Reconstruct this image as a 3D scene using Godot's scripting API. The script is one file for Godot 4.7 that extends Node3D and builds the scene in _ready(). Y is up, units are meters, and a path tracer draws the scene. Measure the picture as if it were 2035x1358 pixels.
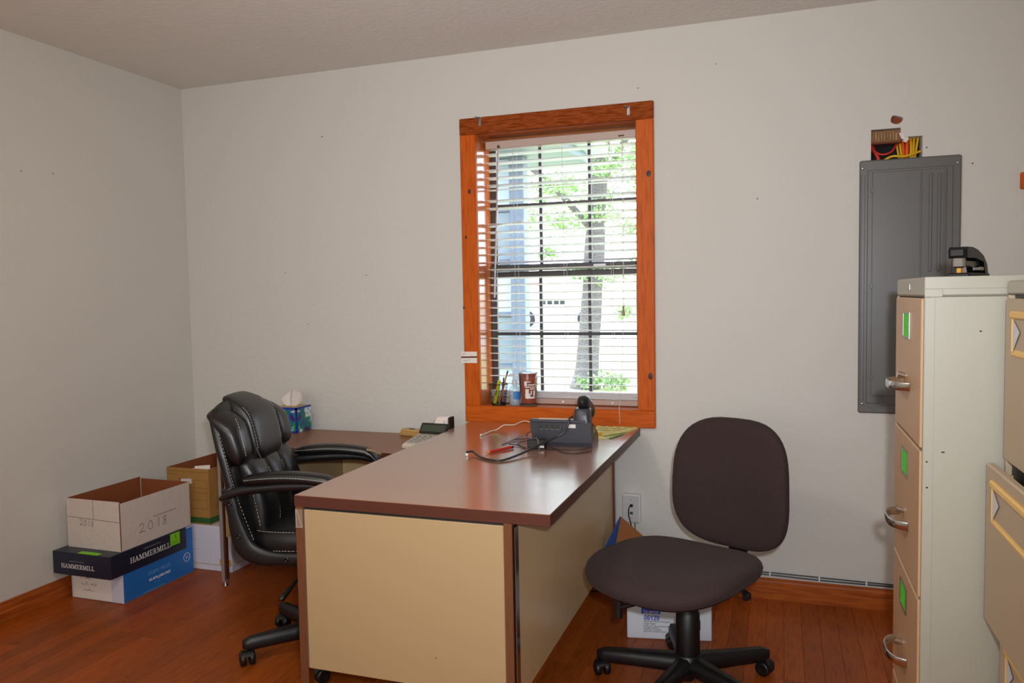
extends Node3D

const H := 2.4374
const FLASH := 4.2
const LAMP_A := 0.68  # energy of the unseen ceiling lamp
const FILL := 2.6  # energy of the added fill window behind the camera
const SKY := 2.4
const LAMP_COLOR := Color(1.0, 0.975, 0.94)
const FILL_COLOR := Color(1.0, 0.985, 0.96)  # tint of the added fill window and its pane
var M := {}
var rng := RandomNumberGenerator.new()

# ------------------------------------------------------------------ entry
func _ready():
	rng.seed = 4711
	setup_camera_and_light()
	make_materials()
	build_room()
	build_window()
	build_outside()
	build_blind()
	build_desk()
	build_return_desk()
	build_leather_chair()
	build_task_chair()
	build_cabinets()
	build_electric_panel()
	build_boxes()
	build_desk_things()
	build_sill_things()
	build_wall_things()

func setup_camera_and_light():
	var cam := Camera3D.new()
	cam.name = "camera"
	cam.position = Vector3(3.029, 1.3054, 3.438)
	cam.rotation_degrees = Vector3(-3.3225, 19.0536, -1.0289)
	cam.fov = 47.235
	cam.near = 0.05
	cam.far = 400.0
	add_child(cam)
	var e := Environment.new()
	e.background_mode = Environment.BG_SKY
	var sky := Sky.new()
	var sm := ProceduralSkyMaterial.new()
	sm.sky_top_color = Color(0.80, 0.88, 1.0)
	sm.sky_horizon_color = Color(0.97, 0.98, 1.0)
	sm.ground_horizon_color = Color(0.80, 0.82, 0.78)
	sm.ground_bottom_color = Color(0.45, 0.47, 0.40)
	sm.sky_energy_multiplier = SKY
	sm.ground_energy_multiplier = SKY * 0.65
	sky.sky_material = sm
	e.sky = sky
	e.tonemap_mode = Environment.TONE_MAPPER_LINEAR
	e.tonemap_exposure = 1.0
	e.sdfgi_enabled = true
	e.ssao_enabled = true
	e.ssil_enabled = true
	var we := WorldEnvironment.new()
	we.name = "environment"
	we.environment = e
	add_child(we)
	# the camera's own flash, a hand's width above and right of the lens
	var fl := SpotLight3D.new()
	fl.name = "camera_flash"
	fl.position = cam.position + cam.basis * Vector3(0.05, 0.085, 0.02)
	fl.rotation_degrees = Vector3(-1.0, 17.5, 0)
	fl.spot_angle = 46.0
	fl.spot_angle_attenuation = 1.0
	fl.spot_range = 14.0
	fl.spot_attenuation = 2.0
	fl.light_size = 0.022
	fl.light_color = Color(0.93, 0.96, 1.0)
	fl.light_energy = FLASH
	fl.shadow_enabled = true
	add_child(fl)

# ------------------------------------------------------------------ helpers
func numbered(called: String) -> String:
	if not has_node(called):
		return called
	var k := 1
	while has_node("%s_%03d" % [called, k]):
		k += 1
	return "%s_%03d" % [called, k]

func tag(o: Node, label: String, category: String, group := "") -> Node:
	o.set_meta("label", label)
	o.set_meta("category", category)
	if group != "":
		o.set_meta("group", group)
	return o

func thing(called: String, label: String, category: String, at := Vector3.ZERO, turn := 0.0, group := "") -> Node3D:
	var o := Node3D.new()
	o.name = numbered(called)
	add_child(o, true)
	o.position = at
	o.rotation.y = turn
	tag(o, label, category, group)
	return o

func structure(o: Node) -> Node:
	o.set_meta("kind", "structure")
	return o

func node_of(mesh: Mesh, mat: Material, called: String, parent: Node) -> MeshInstance3D:
	var mi := MeshInstance3D.new()
	mi.mesh = mesh
	mi.name = numbered(called) if parent == self else called
	if mat:
		mi.material_override = mat
	parent.add_child(mi, true)
	return mi

func begin() -> SurfaceTool:
	var st := SurfaceTool.new()
	st.begin(Mesh.PRIMITIVE_TRIANGLES)
	return st

func part(st: SurfaceTool, mat: Material, called: String, parent: Node) -> MeshInstance3D:
	st.generate_normals()
	return node_of(st.commit(), mat, called, parent)

func tri(st: SurfaceTool, a: Vector3, b: Vector3, c: Vector3, ua := Vector2.ZERO, ub := Vector2.ZERO, uc := Vector2.ZERO):
	# a b c run counter-clockwise seen from outside; Godot wants clockwise
	st.set_uv(ua); st.add_vertex(a)
	st.set_uv(uc); st.add_vertex(c)
	st.set_uv(ub); st.add_vertex(b)

func quad(st: SurfaceTool, a: Vector3, b: Vector3, c: Vector3, d: Vector3, ua := Vector2(0, 1), ub := Vector2(1, 1), uc := Vector2(1, 0), ud := Vector2(0, 0)):
	tri(st, a, b, c, ua, ub, uc)
	tri(st, a, c, d, ua, uc, ud)

func facing(st: SurfaceTool, ctr: Vector3, pts: Array, uvs: Array, xf: Transform3D):
	# a convex polygon of a convex solid round ctr, turned to face outwards
	var n: Vector3 = (pts[1] - pts[0]).cross(pts[2] - pts[0])
	var flip: bool = n.dot(pts[0] - ctr) < 0
	for i in range(1, pts.size() - 1):
		var j := i if not flip else i + 1
		var k := i + 1 if not flip else i
		tri(st, xf * pts[0], xf * pts[j], xf * pts[k], uvs[0], uvs[j], uvs[k])

func box(st: SurfaceTool, c: Vector3, size: Vector3, bev := 0.002, grain := 1, xf := Transform3D.IDENTITY, uvo := Vector2.ZERO):
	st.set_smooth_group(-1)
	var h := size * 0.5
	var b := minf(bev, minf(h.x, minf(h.y, h.z)) * 0.9)
	var uv := func(p: Vector3, a: int) -> Vector2:
		var v := grain if a != grain else (a + 1) % 3
		var u := 3 - a - v
		return Vector2(p[u], p[v]) + uvo
	for a in 3:
		var p := (a + 1) % 3
		var q := (a + 2) % 3
		for s in [-1, 1]:
			var pts := []
			var uvs := []
			for k in [[-1, -1], [1, -1], [1, 1], [-1, 1]]:
				var v := Vector3.ZERO
				v[a] = s * h[a]; v[p] = k[0] * (h[p] - b); v[q] = k[1] * (h[q] - b)
				pts.append(c + v); uvs.append(uv.call(c + v, a))
			facing(st, c, pts, uvs, xf)
		if b <= 0.0:
			continue
		for sp in [-1, 1]:
			for sq in [-1, 1]:
				var e := []
				var eu := []
				for k in [[1, 0, -1], [1, 0, 1], [0, 1, 1], [0, 1, -1]]:
					var v := Vector3.ZERO
					v[a] = k[2] * (h[a] - b)
					v[p] = sp * (h[p] - (b if k[1] == 1 else 0.0))
					v[q] = sq * (h[q] - (b if k[0] == 1 else 0.0))
					e.append(c + v); eu.append(uv.call(c + v, p))
				facing(st, c, e, eu, xf)
	if b > 0.0:
		for sx in [-1, 1]:
			for sy in [-1, 1]:
				for sz in [-1, 1]:
					var s := Vector3(sx, sy, sz)
					var t := []
					var tu := []
					for a in 3:
						var v := Vector3(h.x - b, h.y - b, h.z - b)
						v[a] = h[a]
						t.append(c + v * s); tu.append(uv.call(c + v * s, a))
					facing(st, c, t, tu, xf)

func box_part(c: Vector3, size: Vector3, mat: Material, called: String, parent: Node, bev := 0.002, grain := 1) -> MeshInstance3D:
	var st := begin()
	box(st, c, size, bev, grain, Transform3D.IDENTITY, Vector2(rng.randf() * 3.0, rng.randf() * 3.0))
	return part(st, mat, called, parent)

func span(x0: float, x1: float, y0: float, y1: float, z0: float, z1: float, mat: Material, called: String, parent: Node, bev := 0.002, grain := 1) -> MeshInstance3D:
	return box_part(Vector3(x0 + x1, y0 + y1, z0 + z1) * 0.5, Vector3(absf(x1 - x0), absf(y1 - y0), absf(z1 - z0)), mat, called, parent, bev, grain)

func loft(st: SurfaceTool, rings: Array, cap0 := true, cap1 := true, round_caps := false):
	var n: int = rings[0].size()
	var vol := 0.0
	var o: Vector3 = rings[0][0]
	var tris := []
	for i in range(rings.size() - 1):
		for j in n:
			var k := (j + 1) % n
			var a: Vector3 = rings[i][j]
			var b: Vector3 = rings[i][k]
			var c: Vector3 = rings[i + 1][k]
			var d: Vector3 = rings[i + 1][j]
			var u0 := float(j) / n
			var u1 := float(j + 1) / n
			var v0 := float(i) / (rings.size() - 1)
			var v1 := float(i + 1) / (rings.size() - 1)
			tris.append([a, b, c, Vector2(u0, v0), Vector2(u1, v0), Vector2(u1, v1), 0])
			tris.append([a, c, d, Vector2(u0, v0), Vector2(u1, v1), Vector2(u0, v1), 0])
	var sg := 0 if round_caps else -1
	for e in [0, 1]:
		if (e == 0 and not cap0) or (e == 1 and not cap1):
			continue
		var r = rings[0] if e == 0 else rings[-1]
		var m := Vector3.ZERO
		for p in r:
			m += p
		m /= n
		for j in n:
			var k := (j + 1) % n
			var a: Vector3 = r[j] if e == 1 else r[k]
			var b: Vector3 = r[k] if e == 1 else r[j]
			tris.append([m, a, b, Vector2(0.5, 0.5), Vector2(0, 0), Vector2(1, 0), sg])
	for t in tris:
		vol += (t[0] - o).dot((t[1] - o).cross(t[2] - o))
	for t in tris:
		st.set_smooth_group(t[6])
		if vol >= 0:
			tri(st, t[0], t[1], t[2], t[3], t[4], t[5])
		else:
			tri(st, t[0], t[2], t[1], t[3], t[5], t[4])

func tube(st: SurfaceTool, pts: Array, r, n := 8, flat_y := 1.0):
	var rings := []
	var nrm := Vector3.ZERO
	for i in pts.size():
		var a: Vector3 = pts[max(i - 1, 0)]
		var b: Vector3 = pts[min(i + 1, pts.size() - 1)]
		var t := (b - a).normalized()
		if i == 0:
			nrm = t.cross(Vector3.UP)
			if nrm.length() < 0.1:
				nrm = t.cross(Vector3.RIGHT)
		nrm = (nrm - t * nrm.dot(t)).normalized()
		var bi := t.cross(nrm)
		var rad: float = r[i] if r is Array else r
		var ring := PackedVector3Array()
		for j in n:
			var w := TAU * j / n
			ring.append(pts[i] + nrm * cos(w) * rad + bi * sin(w) * rad * flat_y)
		rings.append(ring)
	loft(st, rings)

func lathe(st: SurfaceTool, prof: Array, n := 24, xf := Transform3D.IDENTITY, caps := true):
	var rings := []
	for p in prof:
		var ring := PackedVector3Array()
		for j in n:
			var w := TAU * j / n
			ring.append(xf * Vector3(p[0] * cos(w), p[1], p[0] * sin(w)))
		rings.append(ring)
	loft(st, rings, caps, caps)

func smooth_path(pts: Array, per := 8) -> Array:
	var out := []
	for i in range(pts.size() - 1):
		var p0: Vector3 = pts[max(i - 1, 0)]
		var p1: Vector3 = pts[i]
		var p2: Vector3 = pts[i + 1]
		var p3: Vector3 = pts[min(i + 2, pts.size() - 1)]
		for k in per:
			out.append(p1.cubic_interpolate(p2, p0, p3, float(k) / per))
	out.append(pts[-1])
	return out

func ell(n: int, ex: float) -> Array:
	var out := []
	for j in n:
		var w := TAU * j / n
		var c := cos(w)
		var s := sin(w)
		out.append(Vector2(signf(c) * pow(absf(c), 2.0 / ex), signf(s) * pow(absf(s), 2.0 / ex)))
	return out

# rows of [y, f, s, half width, half thickness]: a padded upright form in chair axes (x side, y up, -z forward)
func bolster(st: SurfaceTool, rows: Array, ex := 3.0, n := 28, arch := 0.0):
	var e := ell(n, ex)
	var rings := []
	for r in rows:
		var ring := PackedVector3Array()
		for p in e:
			var x: float = r[2] + p.x * r[3]
			ring.append(Vector3(x, r[0] - arch * pow(absf(x) / 0.22, 2.2) * smoothstep(0.76, 0.95, r[0]), -(r[1] + p.y * r[4])))
		rings.append(ring)
	loft(st, rings, true, true, true)

# flat padded form: rows of [y, scale], outline of Vector2 (side, forward), with dishing by a callable
func cushion(st: SurfaceTool, outline: Array, rows: Array, c: Vector2, lift: Callable):
	var rings := []
	for r in rows:
		var ring := PackedVector3Array()
		for p in outline:
			var q: Vector2 = p * r[1]
			ring.append(Vector3(c.x + q.x, r[0] + lift.call(c + q), -(c.y + q.y)))
		rings.append(ring)
	loft(st, rings, true, true, true)

func stitches(st: SurfaceTool, pts: Array, r := 0.0008, dash := 0.0055, gap := 0.0028):
	var path := smooth_path(pts, 24)
	var acc := 0.0
	var seg := [path[0]]
	var on := true
	for i in range(1, path.size()):
		acc += (path[i] - path[i - 1]).length()
		seg.append(path[i])
		if acc > (dash if on else gap):
			if on and seg.size() > 1:
				tube(st, [seg[0], seg[-1]], r, 4)
			seg = [path[i]]
			acc = 0.0
			on = not on

func letters(text: String, height: float, mat: Material, parent: Node, xf: Transform3D, width := 0.0, font := "Droid Sans", called := "lettering", weight := 400) -> MeshInstance3D:
	var f := SystemFont.new()
	f.font_names = PackedStringArray([font])
	f.font_weight = weight
	var t := TextMesh.new()
	t.text = text
	t.font = f
	t.font_size = 24
	t.pixel_size = height / 17.2
	t.depth = 0.0006
	t.curve_step = 2.0
	t.horizontal_alignment = HORIZONTAL_ALIGNMENT_CENTER
	t.vertical_alignment = VERTICAL_ALIGNMENT_CENTER
	var mi := node_of(t, mat, called, parent)
	var sx := 1.0
	if width > 0.0:
		sx = width / maxf(t.get_aabb().size.x, 0.001)
	mi.transform = xf * Transform3D(Basis.from_scale(Vector3(sx, 1, 1)), Vector3.ZERO)
	return mi

func strokes(st: SurfaceTool, lines: Array, xf: Transform3D, r := 0.0011):
	for l in lines:
		var pts := []
		for p in l:
			pts.append(xf * Vector3(p[0], p[1], 0.0))
		tube(st, smooth_path(pts, 4) if pts.size() > 2 else pts, r, 4)

func digit(d: int) -> Array:
	match d:
		2: return [[[0.0, 0.75], [0.2, 1.0], [0.5, 0.85], [0.35, 0.45], [0.0, 0.02], [0.25, 0.08], [0.65, 0.0]]]
		0: return [[[0.3, 1.0], [0.05, 0.7], [0.05, 0.25], [0.3, 0.0], [0.52, 0.3], [0.5, 0.75], [0.3, 1.0]]]
		1: return [[[0.3, 1.0], [0.22, 0.0]]]
		_: return [[[0.5, 0.9], [0.25, 1.0], [0.1, 0.8], [0.4, 0.45], [0.45, 0.1], [0.2, 0.0], [0.08, 0.2], [0.35, 0.5], [0.5, 0.9]]]

func squiggle(n: int, h: float, seed_n: int) -> Array:
	var g := RandomNumberGenerator.new()
	g.seed = seed_n
	var out := []
	var x := 0.0
	var word := []
	for i in n:
		var y := g.randf_range(0.0, 1.0) if i % 2 == 0 else g.randf_range(0.0, 0.35)
		if g.randf() < 0.12:
			y = g.randf_range(1.2, 1.8)
		word.append([x, y * h])
		x += h * g.randf_range(0.35, 0.75)
		if g.randf() < 0.1 and word.size() > 3:
			out.append(word)
			word = []
			x += h
	if word.size() > 1:
		out.append(word)
	return out

# ------------------------------------------------------------------ materials
func mat(c: Color, rough := 0.6, metal := 0.0, spec := 0.5) -> StandardMaterial3D:
	var m := StandardMaterial3D.new()
	m.albedo_color = c
	m.roughness = rough
	m.metallic = metal
	m.metallic_specular = spec
	return m

func noise_tex(freq: float, seed_n: int, ramp: Array, size := 256, oct := 4, normal := false, type := FastNoiseLite.TYPE_SIMPLEX_SMOOTH) -> NoiseTexture2D:
	var f := FastNoiseLite.new()
	f.noise_type = type
	f.seed = seed_n
	f.frequency = freq
	f.fractal_octaves = oct
	var t := NoiseTexture2D.new()
	t.width = size
	t.height = size
	t.seamless = true
	t.noise = f
	t.as_normal_map = normal
	if ramp.size():
		var g := Gradient.new()
		var offs := PackedFloat32Array()
		var cols := PackedColorArray()
		for i in ramp.size():
			offs.append(float(i) / (ramp.size() - 1))
			cols.append(ramp[i])
		g.offsets = offs
		g.colors = cols
		t.color_ramp = g
	return t

func wood(ramp: Array, across: float, along: float, rough: float, seed_n: int, freq := 0.02, spec := 0.4) -> StandardMaterial3D:
	var m := mat(Color.WHITE, rough, 0.0, spec)
	m.albedo_texture = noise_tex(freq, seed_n, ramp)
	m.uv1_scale = Vector3(1.0 / across, 1.0 / along, 1)
	return m

func bumped(m: StandardMaterial3D, freq: float, seed_n: int, tiles: float, height_cm: float, type := FastNoiseLite.TYPE_SIMPLEX_SMOOTH) -> StandardMaterial3D:
	m.heightmap_enabled = true
	m.heightmap_texture = noise_tex(freq, seed_n, [], 256, 3, false, type)
	m.heightmap_scale = height_cm
	m.uv1_triplanar = true
	m.uv1_scale = Vector3.ONE * tiles
	return m

func make_materials():
	M.wall = bumped(mat(Color(0.805, 0.79, 0.76), 0.75, 0, 0.3), 0.045, 1, 2.2, 0.09)
	M.wall.uv1_world_triplanar = true
	M.ceiling = bumped(mat(Color(0.88, 0.86, 0.83), 0.85, 0, 0.2), 0.05, 2, 2.2, 0.15)
	M.ceiling.uv1_world_triplanar = true
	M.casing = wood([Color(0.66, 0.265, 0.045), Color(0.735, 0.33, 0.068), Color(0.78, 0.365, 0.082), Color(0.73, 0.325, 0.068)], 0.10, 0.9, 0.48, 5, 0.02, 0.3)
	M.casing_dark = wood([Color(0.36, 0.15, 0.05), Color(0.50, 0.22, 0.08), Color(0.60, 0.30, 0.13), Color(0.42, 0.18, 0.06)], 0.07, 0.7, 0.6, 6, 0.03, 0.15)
	M.jamb = wood([Color(0.70, 0.34, 0.15), Color(0.78, 0.42, 0.20), Color(0.80, 0.46, 0.24)], 0.10, 0.9, 0.16, 7, 0.02, 0.55)
	M.knot = mat(Color(0.20, 0.07, 0.02), 0.5)
	M.base = wood([Color(0.52, 0.24, 0.07), Color(0.63, 0.31, 0.10), Color(0.70, 0.37, 0.13)], 0.10, 1.2, 0.40, 8, 0.02, 0.35)
	M.planks = []
	for k in 4:
		var d := 1.0 + (k - 1.5) * 0.045
		M.planks.append(wood([Color(0.48, 0.215, 0.055) * d, Color(0.575, 0.27, 0.07) * d, Color(0.63, 0.305, 0.08) * d, Color(0.525, 0.24, 0.06) * d], 0.09, 0.8, 0.40, 20 + k, 0.025, 0.35))
	M.floor_gap = mat(Color(0.30, 0.12, 0.04), 0.7)
	M.laminate = wood([Color(0.56, 0.36, 0.245), Color(0.605, 0.395, 0.272), Color(0.625, 0.415, 0.288), Color(0.585, 0.38, 0.258)], 0.05, 1.1, 0.21, 31, 0.03, 0.72)
	M.laminate_matt = M.laminate.duplicate()
	M.laminate_matt.roughness = 0.34
	M.laminate_matt.metallic_specular = 0.4
	M.laminate_matt.albedo_color = Color(0.88, 0.88, 0.88)
	M.laminate.clearcoat_enabled = true
	M.laminate.clearcoat = 1.0
	M.laminate.clearcoat_roughness = 0.19
	M.edge = wood([Color(0.28, 0.155, 0.115), Color(0.33, 0.18, 0.135), Color(0.30, 0.165, 0.125)], 0.04, 0.8, 0.38, 32, 0.03)
	M.leg_wood = wood([Color(0.36, 0.22, 0.14), Color(0.42, 0.26, 0.165), Color(0.39, 0.235, 0.15)], 0.05, 0.9, 0.38, 33, 0.03)
	M.beige = mat(Color(0.655, 0.55, 0.40), 0.42)
	M.beige_gloss = mat(Color(0.78, 0.67, 0.49), 0.30)
	M.cream = mat(Color(0.595, 0.58, 0.52), 0.40)
	M.tan = mat(Color(0.70, 0.56, 0.42), 0.42)
	M.tan_grey = mat(Color(0.64, 0.56, 0.46), 0.45)
	M.ochre = mat(Color(0.82, 0.66, 0.38), 0.5)
	M.chrome = mat(Color(0.80, 0.80, 0.80), 0.18, 1.0)
	M.steel = mat(Color(0.62, 0.60, 0.58), 0.32, 1.0)
	M.leg_metal = mat(Color(0.66, 0.63, 0.60), 0.36, 0.5)
	M.dark_chrome = mat(Color(0.32, 0.27, 0.24), 0.25, 0.9)
	M.grey_panel = mat(Color(0.375, 0.365, 0.35), 0.36)
	M.black = mat(Color(0.035, 0.033, 0.036), 0.45)
	M.black_gloss = mat(Color(0.025, 0.024, 0.026), 0.22)
	M.plastic = bumped(mat(Color(0.065, 0.06, 0.066), 0.42), 0.12, 41, 8.0, 0.02)
	M.leather = bumped(mat(Color(0.045, 0.043, 0.044), 0.36, 0, 0.55), 0.10, 42, 10.0, 0.018, FastNoiseLite.TYPE_CELLULAR)
	M.fabric = bumped(mat(Color(0.255, 0.205, 0.20), 0.95, 0, 0.2), 0.22, 43, 9.0, 0.09)
	M.fabric.albedo_texture = noise_tex(0.09, 45, [Color(0.62, 0.60, 0.58), Color(1, 1, 1), Color(0.80, 0.78, 0.77), Color(1.0, 0.98, 0.96)], 256, 3)
	M.fabric.rim_enabled = true
	M.fabric.rim = 0.35
	M.fabric.rim_tint = 0.6
	M.stitch = mat(Color(0.78, 0.74, 0.68), 0.8)
	M.white = mat(Color(0.84, 0.82, 0.80), 0.55)
	M.white_paint = mat(Color(0.90, 0.89, 0.88), 0.4)
	M.slat = mat(Color(0.90, 0.89, 0.89), 0.4)
	M.slat.backlight_enabled = true
	M.slat.backlight = Color(0.14, 0.14, 0.14)
	M.headrail = mat(Color(0.74, 0.66, 0.62), 0.4)
	M.cord = mat(Color(0.82, 0.80, 0.77), 0.7)
	M.sash = mat(Color(0.20, 0.175, 0.165), 0.45)
	M.sash_light = mat(Color(0.72, 0.71, 0.70), 0.4, 0.3)
	M.glass = mat(Color(1, 1, 1, 0.04), 0.02)
	M.glass.transparency = BaseMaterial3D.TRANSPARENCY_ALPHA
	M.clear = mat(Color(1, 1, 1, 0.02), 0.03)
	M.clear.refraction_enabled = true
	M.clear.refraction_scale = 0.05
	M.kraft = mat(Color(0.55, 0.33, 0.16), 0.9)
	M.kraft_light = mat(Color(0.62, 0.45, 0.22), 0.85)
	M.kraft_in = mat(Color(0.52, 0.27, 0.12), 0.9)
	M.carton_white = bumped(mat(Color(0.80, 0.75, 0.71), 0.8), 0.03, 44, 3.0, 0.15)
	M.file_white = mat(Color(0.80, 0.79, 0.84), 0.7)
	M.navy = mat(Color(0.10, 0.12, 0.20), 0.38)
	M.blue = mat(Color(0.11, 0.42, 0.72), 0.4)
	M.label_blue = mat(Color(0.16, 0.30, 0.72), 0.5)
	M.green = mat(Color(0.50, 0.80, 0.05), 0.6)
	M.green_card = mat(Color(0.30, 0.80, 0.16), 0.6)
	M.band_green = mat(Color(0.16, 0.33, 0.13), 0.8)
	M.ink = mat(Color(0.09, 0.08, 0.09), 0.8)
	M.faint_ink = mat(Color(0.52, 0.47, 0.44), 0.9)
	M.print_white = mat(Color(0.88, 0.87, 0.85), 0.6)
	M.paper = mat(Color(0.90, 0.86, 0.82), 0.9)
	M.yellow_paper = mat(Color(0.90, 0.86, 0.56), 0.9)
	M.phone = mat(Color(0.20, 0.205, 0.24), 0.38)
	M.phone_dark = mat(Color(0.11, 0.11, 0.115), 0.36)
	M.cable = mat(Color(0.17, 0.16, 0.155), 0.35)
	M.cable_grey = mat(Color(0.42, 0.40, 0.38), 0.5)
	M.cable_white = mat(Color(0.80, 0.78, 0.74), 0.5)
	M.red = mat(Color(0.68, 0.14, 0.08), 0.4)
	M.wire_red = mat(Color(0.75, 0.16, 0.10), 0.5)
	M.wire_orange = mat(Color(0.85, 0.33, 0.06), 0.5)
	M.wire_yellow = mat(Color(0.85, 0.66, 0.08), 0.5)

# ------------------------------------------------------------------ room
func build_room():
	# back wall with the window opening, the ragged cut-out and the round hole
	var w := CSGCombiner3D.new()
	w.name = "wall_back"
	add_child(w)
	structure(w)
	var solid := CSGBox3D.new()
	solid.name = "plaster"
	solid.size = Vector3(5.6, 2.76, 0.24)
	solid.position = Vector3(2.5, 1.22, -0.12)
	solid.material = M.wall
	w.add_child(solid)
	for c in [[1.669, 2.445, 0.775, 2.073, 0.5], [3.364, 3.470, 1.75, 1.938, 0.09], [3.460, 3.5475, 1.75, 1.901, 0.09]]:
		var b := CSGBox3D.new()
		b.name = "opening"
		b.operation = CSGShape3D.OPERATION_SUBTRACTION
		b.size = Vector3(c[1] - c[0], c[3] - c[2], c[4] * 2)
		b.position = Vector3((c[0] + c[1]) / 2, (c[2] + c[3]) / 2, 0)
		b.material = M.wall
		w.add_child(b, true)
	var hole := CSGPolygon3D.new()
	hole.name = "round_hole"
	hole.operation = CSGShape3D.OPERATION_SUBTRACTION
	hole.mode = CSGPolygon3D.MODE_DEPTH
	hole.depth = 0.06
	var poly := PackedVector2Array()
	for j in 20:
		var a := TAU * j / 20
		poly.append(Vector2(0.022 * cos(a) + 0.003 * cos(2 * a), 0.0165 * sin(a) + 0.002 * cos(3 * a)))
	hole.polygon = poly
	hole.position = Vector3(3.453, 1.970, 0.03)
	hole.material = M.wall
	w.add_child(hole)
	# inside of the holes
	box_part(Vector3(3.453, 1.970, -0.026), Vector3(0.05, 0.044, 0.004), mat(Color(0.50, 0.25, 0.11), 0.8), "stud_face", w, 0.0)
	span(3.362, 3.549, 1.752, 1.939, -0.092, -0.087, mat(Color(0.10, 0.075, 0.075), 0.9), "cavity_back", w, 0.0)
	# small marks and nail holes in the paint
	var mark := mat(Color(0.30, 0.25, 0.20), 0.9)
	for p in [[0.857, 2.118, 0.0035], [0.614, 1.445, 0.0028], [1.084, 1.422, 0.0028], [2.44, 2.196, 0.0025], [2.933, 1.692, 0.0028], [2.768, 2.262, 0.0022], [3.562, 1.854, 0.003], [3.72, 1.781, 0.003], [0.77, 1.28, 0.002], [0.74, 1.18, 0.0025]]:
		var st := begin()
		lathe(st, [[p[2], 0.0], [p[2] * 0.8, 0.0008], [0.0002, 0.001]], 10, Transform3D(Basis(Vector3.RIGHT, PI / 2), Vector3(p[0], p[1], 0.0)))
		part(st, mark, "nail_mark", w)
	# left wall
	var lw := begin()
	box(lw, Vector3(-0.1, 1.22, 2.3), Vector3(0.2, 2.76, 5.2), 0.0)
	var left := part(lw, M.wall, "wall_left", self)
	structure(left)
	for p in [[1.869, 0.961], [1.880, 0.809]]:
		var st := begin()
		lathe(st, [[0.003, 0.0], [0.0024, 0.0008], [0.0002, 0.001]], 10, Transform3D(Basis(Vector3.BACK, -PI / 2), Vector3(0.0, p[0], p[1])))
		part(st, mark, "nail_mark", left)
	structure(span(5.0, 5.2, -0.16, 2.6, -0.24, 4.9, M.wall, "wall_right", self, 0.0))
	structure(span(-0.2, 5.2, -0.16, 2.6, 4.7, 4.9, M.wall, "wall_front", self, 0.0))
	structure(span(-0.2, 5.2, H, H + 0.16, -0.24, 4.9, M.ceiling, "ceiling", self, 0.0))
	# floor: narrow strips laid towards the window wall
	var floor_slab: MeshInstance3D = span(-0.2, 5.2, -0.16, -0.0035, -0.24, 4.9, M.floor_gap, "floor", self, 0.0)
	structure(floor_slab)
	var pw := 0.066
	var rest := begin()
	var count := 0
	var x := 0.004
	var col := 0
	while x < 4.99:
		var z := 0.005 - (0.37 * (col % 5) + 0.11 * (col % 3))
		while z < 4.69:
			var ln := 1.20
			var z0 := maxf(z, 0.004)
			var z1 := minf(z + ln, 4.694)
			if z1 - z0 > 0.02:
				var c := Vector3(x + pw / 2, -0.002, (z0 + z1) / 2)
				var sz := Vector3(pw - 0.0006, 0.004, z1 - z0 - 0.0006)
				var off := Vector2(rng.randf() * 4, rng.randf() * 4)
				if z0 < 2.35 and x < 4.1 and count < 296:
					var st := begin()
					box(st, c, sz, 0.0006, 2, Transform3D.IDENTITY, off)
					part(st, M.planks[rng.randi() % 4], "floor_plank", floor_slab)
					count += 1
				else:
					box(rest, c, sz, 0.0, 2, Transform3D.IDENTITY, off)
			z += ln
		x += pw
		col += 1
	var r := part(rest, M.planks[1], "far_floor_planks", floor_slab)
	r.set_meta("kind", "stuff")
	# baseboards with a stepped profile
	for side in ["back", "left"]:
		var st := begin()
		var rings := []
		var prof := [[0.0, 0.0], [0.017, 0.0], [0.017, 0.045], [0.012, 0.050], [0.012, 0.072], [0.009, 0.078], [0.009, 0.083], [0.005, 0.087], [0.0, 0.087]]
		for t in [0.0, 1.0]:
			var ring := PackedVector3Array()
			for p in prof:
				if side == "back":
					ring.append(Vector3(0.017 + t * 4.983, p[1], p[0]))
				else:
					ring.append(Vector3(p[0], p[1], t * 4.7))
			rings.append(ring)
		loft_flat(st, rings)
		structure(part(st, M.base, "baseboard_" + side, self))
	# ceiling lamp out of view, placed to light the walls and ceiling
	unseen_ceiling_lamp("unseen round frosted glass ceiling lamp on a brass stem, lighting the walls and ceiling", Vector3(1.95, H, 2.30), LAMP_A)
	# added window behind the camera, glowing as broad fill light for the room
	var w2 := Node3D.new()
	w2.name = "window_2"
	add_child(w2)
	structure(w2)
	var gl := mat(Color(0.9, 0.9, 0.9), 0.5)
	gl.emission_enabled = true
	gl.emission = FILL_COLOR
	gl.emission_energy_multiplier = 1.0
	span(1.2, 3.6, 0.95, 2.15, 4.688, 4.698, gl, "glowing_fill_pane", w2, 0.0)
	for q in [[1.12, 1.2, 0.87, 2.23], [3.6, 3.68, 0.87, 2.23], [1.2, 3.6, 0.87, 0.95], [1.2, 3.6, 2.15, 2.23], [2.38, 2.42, 0.95, 2.15]]:
		span(q[0], q[1], q[2], q[3], 4.67, 4.699, M.casing, "casing", w2, 0.003)
	var al := AreaLight3D.new()  # area light of the added window, soft fill from behind the camera
	al.name = "fill_area_light"
	al.position = Vector3(2.4, 1.55, 4.66)
	al.area_size = Vector2(2.36, 1.18)
	al.light_color = FILL_COLOR
	al.light_energy = FILL
	al.area_range = 14.0
	al.shadow_enabled = true
	w2.add_child(al)

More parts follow.
